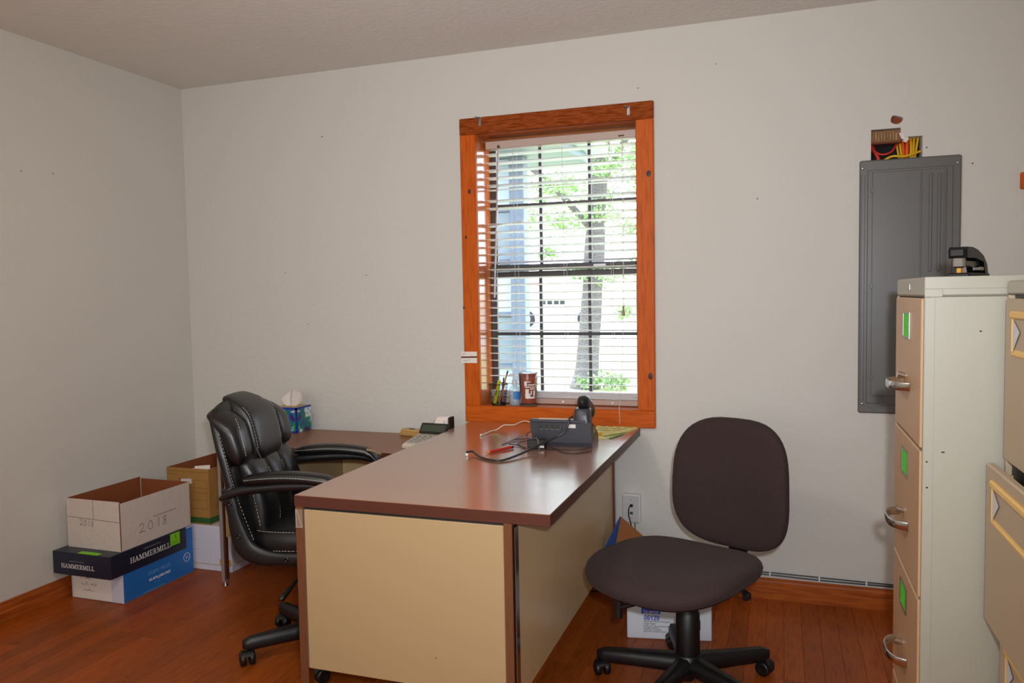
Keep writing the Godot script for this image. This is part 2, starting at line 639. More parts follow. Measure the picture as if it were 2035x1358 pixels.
func unseen_ceiling_lamp(label: String, at: Vector3, energy: float):  # out of view, hung low enough to wash the ceiling
	var lamp := thing("unseen_ceiling_lamp", label, "lamp", at)
	var st2 := begin()
	lathe(st2, [[0.055, 0.0], [0.06, -0.012], [0.02, -0.02], [0.010, -0.03], [0.010, -0.32]], 28)
	part(st2, mat(Color(0.70, 0.55, 0.30), 0.3, 1.0), "stem", lamp)
	var st3 := begin()
	lathe(st3, [[0.04, -0.315], [0.11, -0.335], [0.155, -0.365], [0.165, -0.40], [0.15, -0.445], [0.11, -0.475], [0.05, -0.49], [0.002, -0.492]], 32)
	var gm := mat(Color(0.95, 0.92, 0.85), 0.4)
	gm.emission_enabled = true
	gm.emission = LAMP_COLOR
	gm.emission_energy_multiplier = 1.5
	part(st3, gm, "glass_shade", lamp)
	var om := OmniLight3D.new()
	om.name = "unseen_lamp_light"
	om.position = Vector3(0, -0.41, 0)
	om.light_color = LAMP_COLOR
	om.light_energy = energy
	om.light_size = 0.08
	om.omni_range = 12.0
	om.omni_attenuation = 2.0
	om.shadow_enabled = true
	lamp.add_child(om)

func loft_flat(st: SurfaceTool, rings: Array, capped := true):
	# like loft, every face flat, with UVs in metres (u across, v along)
	var n: int = rings[0].size()
	st.set_smooth_group(-1)
	var ctr := Vector3.ZERO
	for r in rings:
		for p in r:
			ctr += p
	ctr /= rings.size() * n
	for i in range(rings.size() - 1):
		var run := 0.0
		var ln: float = (rings[i + 1][0] - rings[i][0]).length()
		for j in n:
			var k := (j + 1) % n
			var a: Vector3 = rings[i][j]
			var b: Vector3 = rings[i][k]
			var w := (b - a).length()
			facing(st, ctr, [a, b, rings[i + 1][k], rings[i + 1][j]], [Vector2(run, 0), Vector2(run + w, 0), Vector2(run + w, ln), Vector2(run, ln)], Transform3D.IDENTITY)
			run += w
	if not capped:
		return
	# ends, cut into triangles so that hollow outlines close as well
	for e in [0, rings.size() - 1]:
		var r = rings[e]
		var nrm := Vector3.ZERO
		for j in n:
			nrm += (r[j] - r[0]).cross(r[(j + 1) % n] - r[0])
		nrm = nrm.normalized()
		var ux: Vector3 = (r[1] - r[0]).normalized()
		var uy: Vector3 = nrm.cross(ux)
		var flat := PackedVector2Array()
		for p in r:
			flat.append(Vector2((p - r[0]).dot(ux), (p - r[0]).dot(uy)))
		var idx := Geometry2D.triangulate_polygon(flat)
		var other: Vector3 = rings[rings.size() - 1 - e][0]
		for t in range(0, idx.size(), 3):
			var a: Vector3 = r[idx[t]]
			var b: Vector3 = r[idx[t + 1]]
			var c: Vector3 = r[idx[t + 2]]
			if ((b - a).cross(c - a)).dot(a - other) < 0:
				tri(st, a, c, b, flat[idx[t]], flat[idx[t + 2]], flat[idx[t + 1]])
			else:
				tri(st, a, b, c, flat[idx[t]], flat[idx[t + 1]], flat[idx[t + 2]])

# ------------------------------------------------------------------ window
func build_window():
	var w := Node3D.new()
	w.name = "window_1"
	add_child(w)
	structure(w)
	var l := 1.684; var r := 2.43; var b := 0.79; var t := 2.058
	# casing boards on the wall
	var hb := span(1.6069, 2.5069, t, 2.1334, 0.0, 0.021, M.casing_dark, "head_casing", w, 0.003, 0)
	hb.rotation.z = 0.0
	span(1.6069, 2.5069, 0.7129, b, 0.0, 0.021, M.casing, "bottom_casing", w, 0.003, 0)
	span(1.6069, l, b, t, 0.0, 0.0195, M.casing, "side_casing", w, 0.003, 1)
	span(r, 2.5069, b, t, 0.0, 0.0195, M.casing, "side_casing", w, 0.003, 1)
	for k in [[2.486, 1.823, 0.013], [2.488, 0.944, 0.014], [1.652, 1.796, 0.010], [1.629, 1.585, 0.007], [1.611, 1.255, 0.006]]:
		var st := begin()
		lathe(st, [[k[2], 0.0], [k[2] * 0.85, 0.0006], [0.0004, 0.0008]], 14, Transform3D(Basis(Vector3.RIGHT, PI / 2).scaled(Vector3(0.8, 1.15, 1)), Vector3(k[0], k[1], 0.0193)))
		part(st, M.knot, "knot", w)
	# jamb lining
	span(l - 0.015, l, b, t, -0.215, 0.0, M.jamb, "jamb_board", w, 0.001, 1)
	span(r, r + 0.015, b, t, -0.215, 0.0, M.jamb, "jamb_board", w, 0.001, 1)
	span(l - 0.015, r + 0.015, t, t + 0.015, -0.215, 0.0, M.jamb, "jamb_board", w, 0.001, 0)
	span(l - 0.015, r + 0.015, b - 0.015, b, -0.215, 0.0, M.jamb, "sill_board", w, 0.001, 0)
	# dark metal sashes: lower one in front of the upper one
	for s in [[-0.182, 1.43, 2.056], [-0.162, 0.792, 1.452]]:
		var z: float = s[0]
		var y0: float = s[1]
		var y1: float = s[2]
		var sash := Node3D.new()
		sash.name = "upper_sash" if y1 > 2.0 else "lower_sash"
		w.add_child(sash)
		var d := 0.011
		span(l + 0.001, l + 0.032, y0, y1, z - d, z + d, M.sash, "stile", sash, 0.002)
		span(r - 0.032, r - 0.001, y0, y1, z - d, z + d, M.sash, "stile", sash, 0.002)
		span(l + 0.032, r - 0.032, y1 - 0.026, y1, z - d, z + d, M.sash, "rail", sash, 0.002)
		span(l + 0.032, r - 0.032, y0, y0 + 0.028, z - d, z + d, M.sash, "rail", sash, 0.002)
		var x0 := l + 0.032
		var x1 := r - 0.032
		var ym := (y0 + y1) / 2
		for k in 2:
			var mx: float = [1.938, 2.178][k]
			span(mx - 0.0075, mx + 0.0075, y0 + 0.028, y1 - 0.026, z - 0.007, z + 0.007, M.sash, "muntin", sash, 0.001)
		var xs := [x0, 1.938, 2.178, x1]
		for k in 3:
			var a: float = xs[k] + (0.0075 if k else 0.0)
			var c: float = xs[k + 1] - (0.0075 if k < 2 else 0.0)
			span(a, c, ym - 0.0075, ym + 0.0075, z - 0.007, z + 0.007, M.sash, "muntin", sash, 0.001)
			for q in [[y0 + 0.028, ym - 0.0075], [ym + 0.0075, y1 - 0.026]]:
				var st := begin()
				st.set_smooth_group(-1)
				quad(st, Vector3(a, q[0], z), Vector3(c, q[0], z), Vector3(c, q[1], z), Vector3(a, q[1], z))
				part(st, M.glass, "glass_pane", sash)
	# pale metal strip along the meeting rail, sash lock
	span(l + 0.034, r - 0.034, 1.398, 1.424, -0.168, -0.158, M.sash, "meeting_rail", w, 0.002)
	span(2.20, 2.26, 1.437, 1.449, -0.151, -0.142, M.sash_light, "sash_lock", w, 0.002)
	span(l + 0.001, r - 0.001, b, b + 0.022, -0.200, -0.172, M.sash_light, "sill_track", w, 0.002)

# ------------------------------------------------------------------ blind
func build_blind():
	var bl := thing("window_blind", "white two-inch horizontal slat blind hanging in the wood-framed window", "blind", Vector3(0, 0, 0))
	var zc := -0.112
	var x0 := 1.696
	var x1 := 2.424
	span(x0, x1, 2.004, 2.040, zc - 0.028, zc + 0.030, M.headrail, "headrail", bl, 0.003, 0)
	var bracket := mat(Color(0.30, 0.24, 0.20), 0.5, 0.6)
	span(1.757, 1.769, 2.003, 2.018, zc + 0.030, zc + 0.034, bracket, "tilt_hook", bl, 0.001)
	span(2.335, 2.362, 2.012, 2.018, zc + 0.030, zc + 0.033, bracket, "cord_lock", bl, 0.001)
	# slats, gently crowned, each a part
	var shape := func(xa: float, xb: float) -> ArrayMesh:
		var st := begin()
		var rings := []
		for xx in [xa, xb]:
			var ring := PackedVector3Array()
			for k in 7:
				var a := -1.0 + k / 3.0
				ring.append(Vector3(xx, 0.0024 * (1.0 - a * a) + 0.0014, a * 0.0245))
			for k in 7:
				var a := 1.0 - k / 3.0
				ring.append(Vector3(xx, 0.0024 * (1.0 - a * a) - 0.0014, a * 0.0245))
			rings.append(ring)
		loft(st, rings)
		st.generate_normals()
		return st.commit()
	var full: ArrayMesh = shape.call(x0, x1)
	var y := 1.977
	var k := 0
	while y > 0.872:
		var m: ArrayMesh = full
		if k == 8:
			m = shape.call(1.905, x1)
		var s := node_of(m, M.slat, "slat", bl)
		s.position = Vector3(0, y, zc)
		s.rotation = Vector3(deg_to_rad(-6.0 + rng.randf_range(-1.0, 1.0)), 0, rng.randf_range(-0.0012, 0.0012))
		if k == 5:
			s.rotation.z = 0.010
			s.rotation.x = deg_to_rad(2)
		if k == 21:
			s.rotation.x = deg_to_rad(1)
		y -= 0.0364
		k += 1
	# the snapped piece of a slat sticking out
	var sn := node_of(shape.call(-0.09, 0.09), M.slat, "broken_slat", bl)
	sn.position = Vector3(1.786, 1.648, zc)
	sn.rotation = Vector3(deg_to_rad(-2), 0, 0.105)
	for n in 5:
		var sp := node_of(full, M.slat, "slat", bl)
		sp.position = Vector3(0, 0.8245 + n * 0.0062, zc)
	span(x0, x1, 0.7925, 0.8195, zc - 0.026, zc + 0.026, mat(Color(0.70, 0.60, 0.55), 0.4), "bottom_rail", bl, 0.004, 0)
	for xx in [2.06, 2.295]:
		var st := begin()
		lathe(st, [[0.006, 0.0], [0.005, 0.004], [0.002, 0.005]], 12, Transform3D(Basis(Vector3.RIGHT, PI / 2), Vector3(xx, 0.806, zc + 0.026)))
		part(st, M.white_paint, "rail_button", bl)
	for xx in [1.832, 2.072, 2.294]:
		for dz in [-0.0265, 0.0265]:
			var st := begin()
			tube(st, [Vector3(xx, 2.006, zc + dz), Vector3(xx + 0.004, 0.846, zc + dz)], 0.0009, 5)
			part(st, M.cord, "ladder_cord", bl)
	var c := begin()
	tube(c, [Vector3(2.352, 2.012, zc + 0.036), Vector3(2.353, 1.6, zc + 0.036), Vector3(2.352, 1.25, zc + 0.036)], 0.0011, 5)
	tube(c, [Vector3(2.356, 2.012, zc + 0.036), Vector3(2.357, 1.6, zc + 0.036), Vector3(2.353, 1.25, zc + 0.036)], 0.0011, 5)
	part(c, M.cord, "lift_cord", bl)
	var ts := begin()
	lathe(ts, [[0.003, 0.045], [0.005, 0.040], [0.0045, 0.025], [0.008, 0.004], [0.007, 0.0]], 14, Transform3D(Basis.IDENTITY, Vector3(2.352, 1.208, zc + 0.036)))
	part(ts, mat(Color(0.62, 0.52, 0.34), 0.4), "cord_tassel", bl)
	var lc := begin()
	tube(lc, smooth_path([Vector3(2.350, 1.21, zc + 0.037), Vector3(2.349, 0.98, -0.05), Vector3(2.348, 0.80, 0.020), Vector3(2.350, 0.778, 0.026), Vector3(2.352, 0.730, 0.026)], 8), 0.0012, 5)
	part(lc, M.cord, "hanging_cord", bl)
	var wd := begin()
	tube(wd, [Vector3(1.763, 2.004, zc + 0.037), Vector3(1.752, 1.72, zc + 0.038), Vector3(1.732, 1.30, zc + 0.038)], 0.0042, 6)
	part(wd, mat(Color(0.72, 0.70, 0.68), 0.15), "tilt_wand", bl)
	# two rod brackets screwed to the head casing
	for p in [[1.711, 2.121, "left end"], [2.401, 2.106, "right end"]]:
		var hk := thing("rod_bracket", "small bent metal curtain rod bracket on the %s of the wooden head casing" % p[2], "bracket", Vector3(p[0], p[1] - 0.018, 0.021), 0.0, "curtain rod brackets")
		box_part(Vector3(0, 0.01, 0.001), Vector3(0.012, 0.04, 0.002), M.steel, "back_plate", hk, 0.0005)
		var st := begin()
		tube(st, smooth_path([Vector3(0, 0.026, 0.002), Vector3(-0.004, 0.026, 0.014), Vector3(-0.009, 0.022, 0.022), Vector3(-0.010, 0.030, 0.026)], 5), 0.0035, 8)
		part(st, M.steel, "hook", hk)
		var sc := begin()
		lathe(sc, [[0.003, 0.0], [0.0025, 0.0015], [0.0003, 0.002]], 8, Transform3D(Basis(Vector3.RIGHT, PI / 2), Vector3(0, -0.006, 0.002)))
		part(sc, M.chrome, "screw", hk)

# ------------------------------------------------------------------ outside
func build_outside():
	var gm := mat(Color.WHITE, 0.95)
	gm.albedo_texture = noise_tex(0.03, 61, [Color(0.60, 0.64, 0.36), Color(0.72, 0.74, 0.46), Color(0.80, 0.80, 0.56), Color(0.66, 0.70, 0.42)])
	gm.uv1_scale = Vector3(0.25, 0.25, 1)
	var st := begin()
	box(st, Vector3(0, -0.2, -62), Vector3(240, 0.2, 123), 0.0, 2)
	var lawn := part(st, gm, "lawn", self)
	tag(lawn, "sunlit pale green lawn stretching away outside the window", "lawn")
	lawn.set_meta("kind", "stuff")
	var pale := mat(Color(0.86, 0.85, 0.82), 0.9)
	var st2 := begin()
	box(st2, Vector3(0, -0.087, -27), Vector3(120, 0.024, 22), 0.0, 2)
	tag(part(st2, pale, "gravel_drive", self), "pale gravel drive crossing the lawn beyond the tree outside", "driveway")
	# tree
	var tree := thing("tree", "rough grey-barked tree with light green leaves growing on the lawn outside", "tree", Vector3(0.245, -0.1, -8.0))
	var bark := bumped(mat(Color(0.42, 0.39, 0.385), 0.95), 0.06, 62, 1.4, 4.0)
	var tr := begin()
	var rings := []
	for k in 22:
		var q := k / 21.0
		var y := q * 3.9
		var rad := 0.165 * (1.0 - 0.25 * q) + 0.07 * exp(-y * 5.0)
		var ring := PackedVector3Array()
		for j in 20:
			var a := TAU * j / 20
			var rr := rad * (1.0 + 0.06 * sin(5 * a + y * 2.0) + 0.05 * sin(9 * a - y * 4.0))
			ring.append(Vector3(0.075 * y + rr * cos(a), y, rr * sin(a)))
		rings.append(ring)
	loft(tr, rings)
	part(tr, bark, "trunk", tree)
	for b in [[2.3, -1.1, 3.6, 0.3], [2.9, 1.0, 4.2, -0.2], [3.4, -0.8, 4.9, -0.4], [3.0, 0.3, 4.6, 0.9]]:
		var bs := begin()
		tube(bs, smooth_path([Vector3(0.075 * b[0], b[0], 0), Vector3(b[1] * 0.5 + 0.1, (b[0] + b[2]) * 0.5 + 0.1, b[3] * 0.5), Vector3(b[1], b[2], b[3])], 6), 0.05, 8)
		part(bs, bark, "branch", tree)
	var leaf := begin()
	leaf.set_smooth_group(-1)
	tri(leaf, Vector3(-0.035, 0, 0), Vector3(0, -0.05, 0.012), Vector3(0.035, 0, 0))
	tri(leaf, Vector3(-0.035, 0, 0), Vector3(0.035, 0, 0), Vector3(0, 0.06, 0.012))
	leaf.generate_normals()
	var lm := mat(Color(0.58, 0.68, 0.46), 0.6)
	lm.backlight_enabled = true
	lm.backlight = Color(0.5, 0.6, 0.25)
	lm.vertex_color_use_as_albedo = true
	var mm := MultiMesh.new()
	mm.transform_format = MultiMesh.TRANSFORM_3D
	mm.use_colors = true
	mm.mesh = leaf.commit()
	var g := RandomNumberGenerator.new()
	g.seed = 77
	var clumps := []
	for i in 46:
		clumps.append([Vector3(g.randf_range(-1.5, 1.5), g.randf_range(2.2, 4.8), g.randf_range(-1.2, 1.2)), g.randf_range(0.18, 0.36)])
	for p in [[-0.05, 1.75, 0.15], [0.62, 1.15, 0.12], [0.45, 1.7, 0.2], [0.3, 0.15, 0.16], [0.55, 0.12, 0.14], [0.05, 0.12, 0.12], [-0.35, 2.5, 0.2], [-0.5, 2.05, 0.14], [0.95, 1.9, 0.15], [0.75, 2.35, 0.18]]:
		clumps.append([Vector3(p[0], p[1], 0.2), p[2]])
	var per := 170
	mm.instance_count = clumps.size() * per
	for i in clumps.size():
		for j in per:
			var d: Vector3 = Vector3(g.randfn(), g.randfn() * 0.7, g.randfn()) * clumps[i][1] * 0.55
			var bs := Basis.from_euler(Vector3(g.randf() * TAU, g.randf() * TAU, g.randf() * TAU)).scaled(Vector3.ONE * g.randf_range(0.4, 0.85))
			var at: Vector3 = clumps[i][0] + d
			at.y = maxf(at.y, 0.02)
			mm.set_instance_transform(i * per + j, Transform3D(bs, at))
			var tone := g.randf_range(0.7, 1.25)
			mm.set_instance_color(i * per + j, Color(tone * g.randf_range(0.8, 1.1), tone, tone * 0.9))
	var fo := MultiMeshInstance3D.new()
	fo.name = "foliage"
	fo.multimesh = mm
	fo.material_override = lm
	fo.set_meta("kind", "stuff")
	tree.add_child(fo)
	# neighbouring blue-grey porch: wall with panes, corner post, eave
	var pb := thing("porch_wing", "blue-grey glazed porch with corner post and sloping eave just outside the window", "building", Vector3(0, -0.1, -2.5))
	var bg := bumped(mat(Color(0.40, 0.44, 0.50), 0.5), 0.05, 63, 3.0, 0.3)
	var bgl := mat(Color(0.50, 0.55, 0.58), 0.25)
	box_part(Vector3(1.055, 1.25, 0.0), Vector3(0.12, 2.50, 0.12), bg, "corner_post", pb, 0.006)
	for k in 6:
		var yy := 0.42 * k
		var pm: Material = bgl if k % 2 == 0 else mat(Color(0.70, 0.75, 0.78), 0.2)
		span(-1.6, 0.99, yy + 0.015, yy + 0.40, -0.06, -0.02, pm, "wall_panel", pb, 0.004)
		span(-1.6, 0.995, yy + 0.40, yy + 0.435, -0.06, 0.0, bg, "rail", pb, 0.004)
	span(-1.7, 1.50, 2.50, 2.575, -0.5, 0.5, mat(Color(0.42, 0.48, 0.55), 0.5), "eave", pb, 0.01)
	span(-1.7, 1.66, 2.575, 2.66, -0.58, 0.58, mat(Color(0.66, 0.74, 0.80), 0.45), "roof_edge", pb, 0.01)
	# white van far off on the drive
	var van := thing("van", "white van parked side-on on the gravel drive far beyond the tree", "van", Vector3(-6.3, -0.075, -30))
	var vb := begin()
	var vr := []
	for zz in [-0.9, 0.9]:
		var ring := PackedVector3Array()
		for p in [[-2.4, 0.35], [2.2, 0.35], [2.35, 0.55], [2.3, 0.95], [1.5, 1.12], [0.95, 1.75], [-2.2, 1.85], [-2.4, 1.7]]:
			ring.append(Vector3(p[0], p[1], zz))
		vr.append(ring)
	loft_flat(vb, vr)
	part(vb, mat(Color(0.88, 0.88, 0.88), 0.35), "body", van)
	for xx in [-1.2, 1.45]:
		var wh := begin()
		lathe(wh, [[0.22, -0.11], [0.36, -0.10], [0.37, 0.0], [0.36, 0.10], [0.22, 0.11]], 20, Transform3D(Basis(Vector3.RIGHT, PI / 2), Vector3(xx, 0.37, 0.90)))
		part(wh, mat(Color(0.06, 0.06, 0.06), 0.8), "wheel", van)
		var hb := begin()
		lathe(hb, [[0.21, 0.0], [0.19, 0.02], [0.05, 0.04], [0.001, 0.04]], 16, Transform3D(Basis(Vector3.RIGHT, PI / 2), Vector3(xx, 0.37, 1.0)))
		part(hb, M.steel, "hub_cap", van)
	for xx in [-0.45, -0.15, 0.15, 0.42]:
		box_part(Vector3(xx, 1.07, 0.9), Vector3(0.22, 0.16, 0.02), mat(Color(0.06, 0.10, 0.10), 0.1), "side_window", van, 0.0)
	# small house beyond
	var hs := thing("house", "white house with a faded red roof on the far side of the drive", "house", Vector3(-29.5, -0.1, -90))
	box_part(Vector3(-0.2, 1.1, 0), Vector3(7.6, 2.2, 6.0), mat(Color(0.85, 0.85, 0.84), 0.8), "wall", hs, 0.0)
	var rf := begin()
	var rr2 := []
	for xx in [-4.3, 4.1]:
		rr2.append(PackedVector3Array([Vector3(xx, 2.1, 3.4), Vector3(xx, 3.1, 0), Vector3(xx, 2.1, -3.4)]))
	loft_flat(rf, rr2)
	part(rf, mat(Color(0.72, 0.36, 0.33), 0.9), "roof", hs)
	for xx in [1.2, 2.7]:
		box_part(Vector3(xx, 1.3, 3.0), Vector3(0.7, 0.8, 0.06), mat(Color(0.2, 0.25, 0.3), 0.2), "window", hs, 0.0)

# ------------------------------------------------------------------ desk
func build_desk():
	var d := thing("desk", "large desk with brown woodgrain top and cream metal end panel below the window", "desk", Vector3(2.05, 0, 0.78))
	var o := Vector3(2.05, 0, 0.78)
	var X0 := 1.6535 - o.x; var X1 := 2.45 - o.x; var Z0 := 0.074 - o.z; var Z1 := 1.4766 - o.z
	var top := 0.7242
	# top: laminate sheet on an edge-banded slab
	var slab := span(X0, X1, top - 0.034, top - 0.0012, Z0, Z1, M.edge, "desktop", d, 0.0012, 2)
	slab.set_meta("label", "dark brown edge band")
	span(X0 + 0.0012, X1 - 0.0012, top - 0.0014, top, Z0 + 0.0012, Z1 - 0.0012, M.laminate, "laminate_sheet", d, 0.0005, 2)
	var under := top - 0.034
	# near end: brown posts, dark reveal, cream panel
	span(X0 + 0.002, 1.6825 - o.x, 0.012, under, Z1 - 0.032, Z1 - 0.001, M.leg_wood, "leg_post", d, 0.0015)
	span(2.3165 - o.x, 2.341 - o.x, 0.012, under, Z1 - 0.032, Z1 - 0.001, M.leg_wood, "leg_post", d, 0.0015)
	span(X0 + 0.002, 1.6825 - o.x, 0.012, under, Z0 + 0.02, Z0 + 0.052, M.leg_wood, "leg_post", d, 0.0015)
	span(2.3165 - o.x, 2.341 - o.x, 0.012, under, Z0 + 0.02, Z0 + 0.052, M.leg_wood, "leg_post", d, 0.0015)
	for x in [1.6675, 2.3285]:
		for z in [Z1 - 0.0165, Z0 + 0.036]:
			var st := begin()
			lathe(st, [[0.013, 0.0], [0.013, 0.004], [0.006, 0.008], [0.006, 0.02]], 14, Transform3D(Basis.IDENTITY, Vector3(x - o.x, 0, z)))
			part(st, M.steel, "glide", d)
	span(1.6825 - o.x, 1.6842 - o.x, 0.016, under - 0.004, Z1 - 0.030, Z1 - 0.0015, M.chrome, "chrome_strip", d, 0.0004)
	span(2.342 - o.x, 2.3462 - o.x, 0.03, under - 0.008, Z1 - 0.030, Z1 - 0.004, M.black_gloss, "reveal_strip", d, 0.0005)
	span(2.3462 - o.x, 2.3485 - o.x, 0.03, under - 0.010, Z1 - 0.034, Z1 - 0.006, M.chrome, "chrome_strip", d, 0.0004)
	span(1.6845 - o.x, 2.3155 - o.x, 0.196, 0.682, Z1 - 0.024, Z1 - 0.0035, M.beige, "end_panel", d, 0.002)
	span(1.684 - o.x, 2.316 - o.x, 0.682, under, Z1 - 0.026, Z1 - 0.010, mat(Color(0.10, 0.10, 0.11), 0.5), "top_reveal", d, 0.0)
	var fleck := mat(Color(0.12, 0.08, 0.04), 0.9)
	box_part(Vector3(2.105 - o.x, 0.285, Z1 - 0.0034), Vector3(0.003, 0.003, 0.0006), fleck, "paint_chip", d, 0.0)
	# strip of clear tape peeling on the left post
	var tp := begin()
	tp.set_smooth_group(-1)
	quad(tp, Vector3(1.656 - o.x, 0.627, Z1 - 0.0006), Vector3(1.681 - o.x, 0.627, Z1 - 0.0006), Vector3(1.681 - o.x, 0.682, Z1 - 0.0006), Vector3(1.656 - o.x, 0.682, Z1 - 0.0006))
	var tpm := mat(Color(0.9, 0.85, 0.78, 0.18), 0.2)
	tpm.transparency = BaseMaterial3D.TRANSPARENCY_ALPHA
	part(tp, tpm, "clear_tape", d)
	for sgm in [[1.658, 0.682, 1.660, 0.629], [1.661, 0.680, 1.679, 0.630], [1.656, 0.627, 1.681, 0.6275]]:
		var cs := begin()
		tube(cs, [Vector3(sgm[0] - o.x, sgm[1], Z1), Vector3(sgm[2] - o.x, sgm[3], Z1)], 0.0005, 4)
		part(cs, M.stitch, "tape_crease", d)
	# modesty panel facing right, pedestal with drawers facing the leather chair
	span(2.322 - o.x, 2.335 - o.x, 0.165, under, 0.055 - o.z, Z1 - 0.034, M.beige_gloss, "modesty_panel", d, 0.0015)
	span(2.322 - o.x, 2.336 - o.x, 0.165, under, 0.050 - o.z, 0.062 - o.z, M.white_paint, "panel_trim", d, 0.001)
	span(1.86 - o.x, 2.318 - o.x, 0.196, under, 1.02 - o.z, Z1 - 0.026, M.beige, "pedestal", d, 0.002)
	for k in 3:
		var y0: float = [0.205, 0.365, 0.525][k]
		var dr := span(1.842 - o.x, 1.86 - o.x, y0, y0 + 0.152, 1.03 - o.z, Z1 - 0.034, M.beige, "drawer", d, 0.002)
		span(1.830 - o.x, 1.842 - o.x, y0 + 0.118, y0 + 0.130, 1.16 - o.z, 1.30 - o.z, M.chrome, "handle", dr, 0.002)

func build_return_desk():
	var d := thing("return_desk", "low woodgrain return along the back wall with cream drawer pedestal and chrome legs", "desk", Vector3(1.1, 0, 0.33))
	var o := Vector3(1.1, 0, 0.33)
	var top := 0.66
	span(0.598 - o.x, 1.648 - o.x, top - 0.036, top - 0.0012, 0.105 - o.z, 0.556 - o.z, M.edge, "desktop", d, 0.0012, 0)
	span(0.599 - o.x, 1.647 - o.x, top - 0.0014, top, 0.106 - o.z, 0.555 - o.z, M.laminate_matt, "laminate_sheet", d, 0.0005, 0)
	for x in [0.614, 1.628]:
		for z in [0.540, 0.128]:
			span(x - 0.012 - o.x, x + 0.004 - o.x, 0.018, top - 0.036, z - 0.013 - o.z, z + 0.013 - o.z, M.leg_metal, "leg", d, 0.001)
			span(x + 0.004 - o.x, x + 0.012 - o.x, 0.03, top - 0.036, z - 0.013 - o.z, z + 0.010 - o.z, M.edge, "leg_lining", d, 0.001)
			var st := begin()
			lathe(st, [[0.013, 0.0], [0.013, 0.004], [0.005, 0.008], [0.005, 0.02]], 12, Transform3D(Basis.IDENTITY, Vector3(x - 0.002 - o.x, 0, z - o.z)))
			part(st, M.steel, "glide", d)
	# pedestal with two drawers under the left end
	span(0.634 - o.x, 1.0 - o.x, 0.225, top - 0.037, 0.13 - o.z, 0.53 - o.z, M.beige, "pedestal", d, 0.002)
	for k in 2:
		var y0: float = [0.229, 0.398][k]
		var y1: float = [0.394, 0.616][k]
		var dr := span(0.632 - o.x, 1.0 - o.x, y0, y1, 0.53 - o.z, 0.549 - o.z, M.beige, "drawer", d, 0.002)
		span(0.645 - o.x, 0.99 - o.x, y0 + 0.012, y0 + 0.0145, 0.549 - o.z, 0.5496 - o.z, M.edge, "groove", dr, 0.0)
		span(0.76 - o.x, 0.88 - o.x, y1 - 0.05, y1 - 0.036, 0.549 - o.z, 0.562 - o.z, M.chrome, "handle", dr, 0.002)
	span(1.002 - o.x, 1.62 - o.x, 0.2, top - 0.037, 0.128 - o.z, 0.140 - o.z, M.beige_gloss, "back_panel", d, 0.0015)

# ------------------------------------------------------------------ chairs
func caster(parent: Node, at: Vector3, toward: float):
	var c := Node3D.new()
	c.name = "caster"
	parent.add_child(c, true)
	c.position = at
	c.rotation.y = toward
	for s in [-1, 1]:
		var st := begin()
		lathe(st, [[0.006, -0.008], [0.017, -0.0105], [0.0225, -0.0095], [0.0248, -0.006], [0.025, 0.0], [0.0248, 0.006], [0.0225, 0.0095], [0.017, 0.0105], [0.006, 0.008]], 22, Transform3D(Basis(Vector3.BACK, PI / 2), Vector3(s * 0.0155, 0.025, 0)))
		part(st, M.black, "wheel", c)
	var hd := begin()
	var rings := []
	for xx in [-0.019, 0.019]:
		var ring := PackedVector3Array()
		for k in 9:
			var a := deg_to_rad(25.0 + k * 16.0)
			ring.append(Vector3(xx, 0.026 + 0.029 * sin(a), 0.029 * cos(a)))
		for k in 9:
			var a := deg_to_rad(25.0 + (8 - k) * 16.0)
			ring.append(Vector3(xx, 0.026 + 0.0265 * sin(a), 0.0265 * cos(a)))
		rings.append(ring)
	loft_flat(hd, rings)
	part(hd, M.plastic, "hood", c)
	var pn := begin()
	tube(pn, [Vector3(0, 0.05, 0.008), Vector3(0, 0.078, 0.008)], 0.007, 10)
	part(pn, M.steel, "stem", c)

func star_base(root: Node3D, first_deg: float, r: float, hub_y: float, tip_y: float):
	# five tapered legs; angles are in the chair's own axes
	for k in 5:
		var a := deg_to_rad(first_deg + 72.0 * k)
		var dir := Vector3(cos(a), 0, sin(a))
		var side := Vector3(-dir.z, 0, dir.x)
		var st := begin()
		var rings := []
		for q in [[0.02, 1.0], [0.10, 0.95], [0.5, 0.72], [0.93, 0.55], [0.99, 0.46], [1.02, 0.25]]:
			var ctr: Vector3 = dir * (r * q[0]) + Vector3.UP * lerpf(hub_y, tip_y, q[0])
			var hw: float = 0.034 * q[1]
			var hh: float = 0.028 * (0.55 + 0.45 * q[1]) * (1.0 if q[0] < 0.95 else 0.75)
			var ring := PackedVector3Array()
			for e in [[-0.75, -1], [0.75, -1], [1, -0.5], [0.95, 0.3], [0.55, 1], [-0.55, 1], [-0.95, 0.3], [-1, -0.5]]:
				ring.append(ctr + side * (e[0] * hw) + Vector3.UP * (e[1] * hh))
			rings.append(ring)
		loft(st, rings, true, true, true)
		part(st, M.plastic, "base_leg", root)
		caster(root, Vector3(dir.x * r * 0.97, 0, dir.z * r * 0.97), -a + 0.6 * sin(k * 2.1))

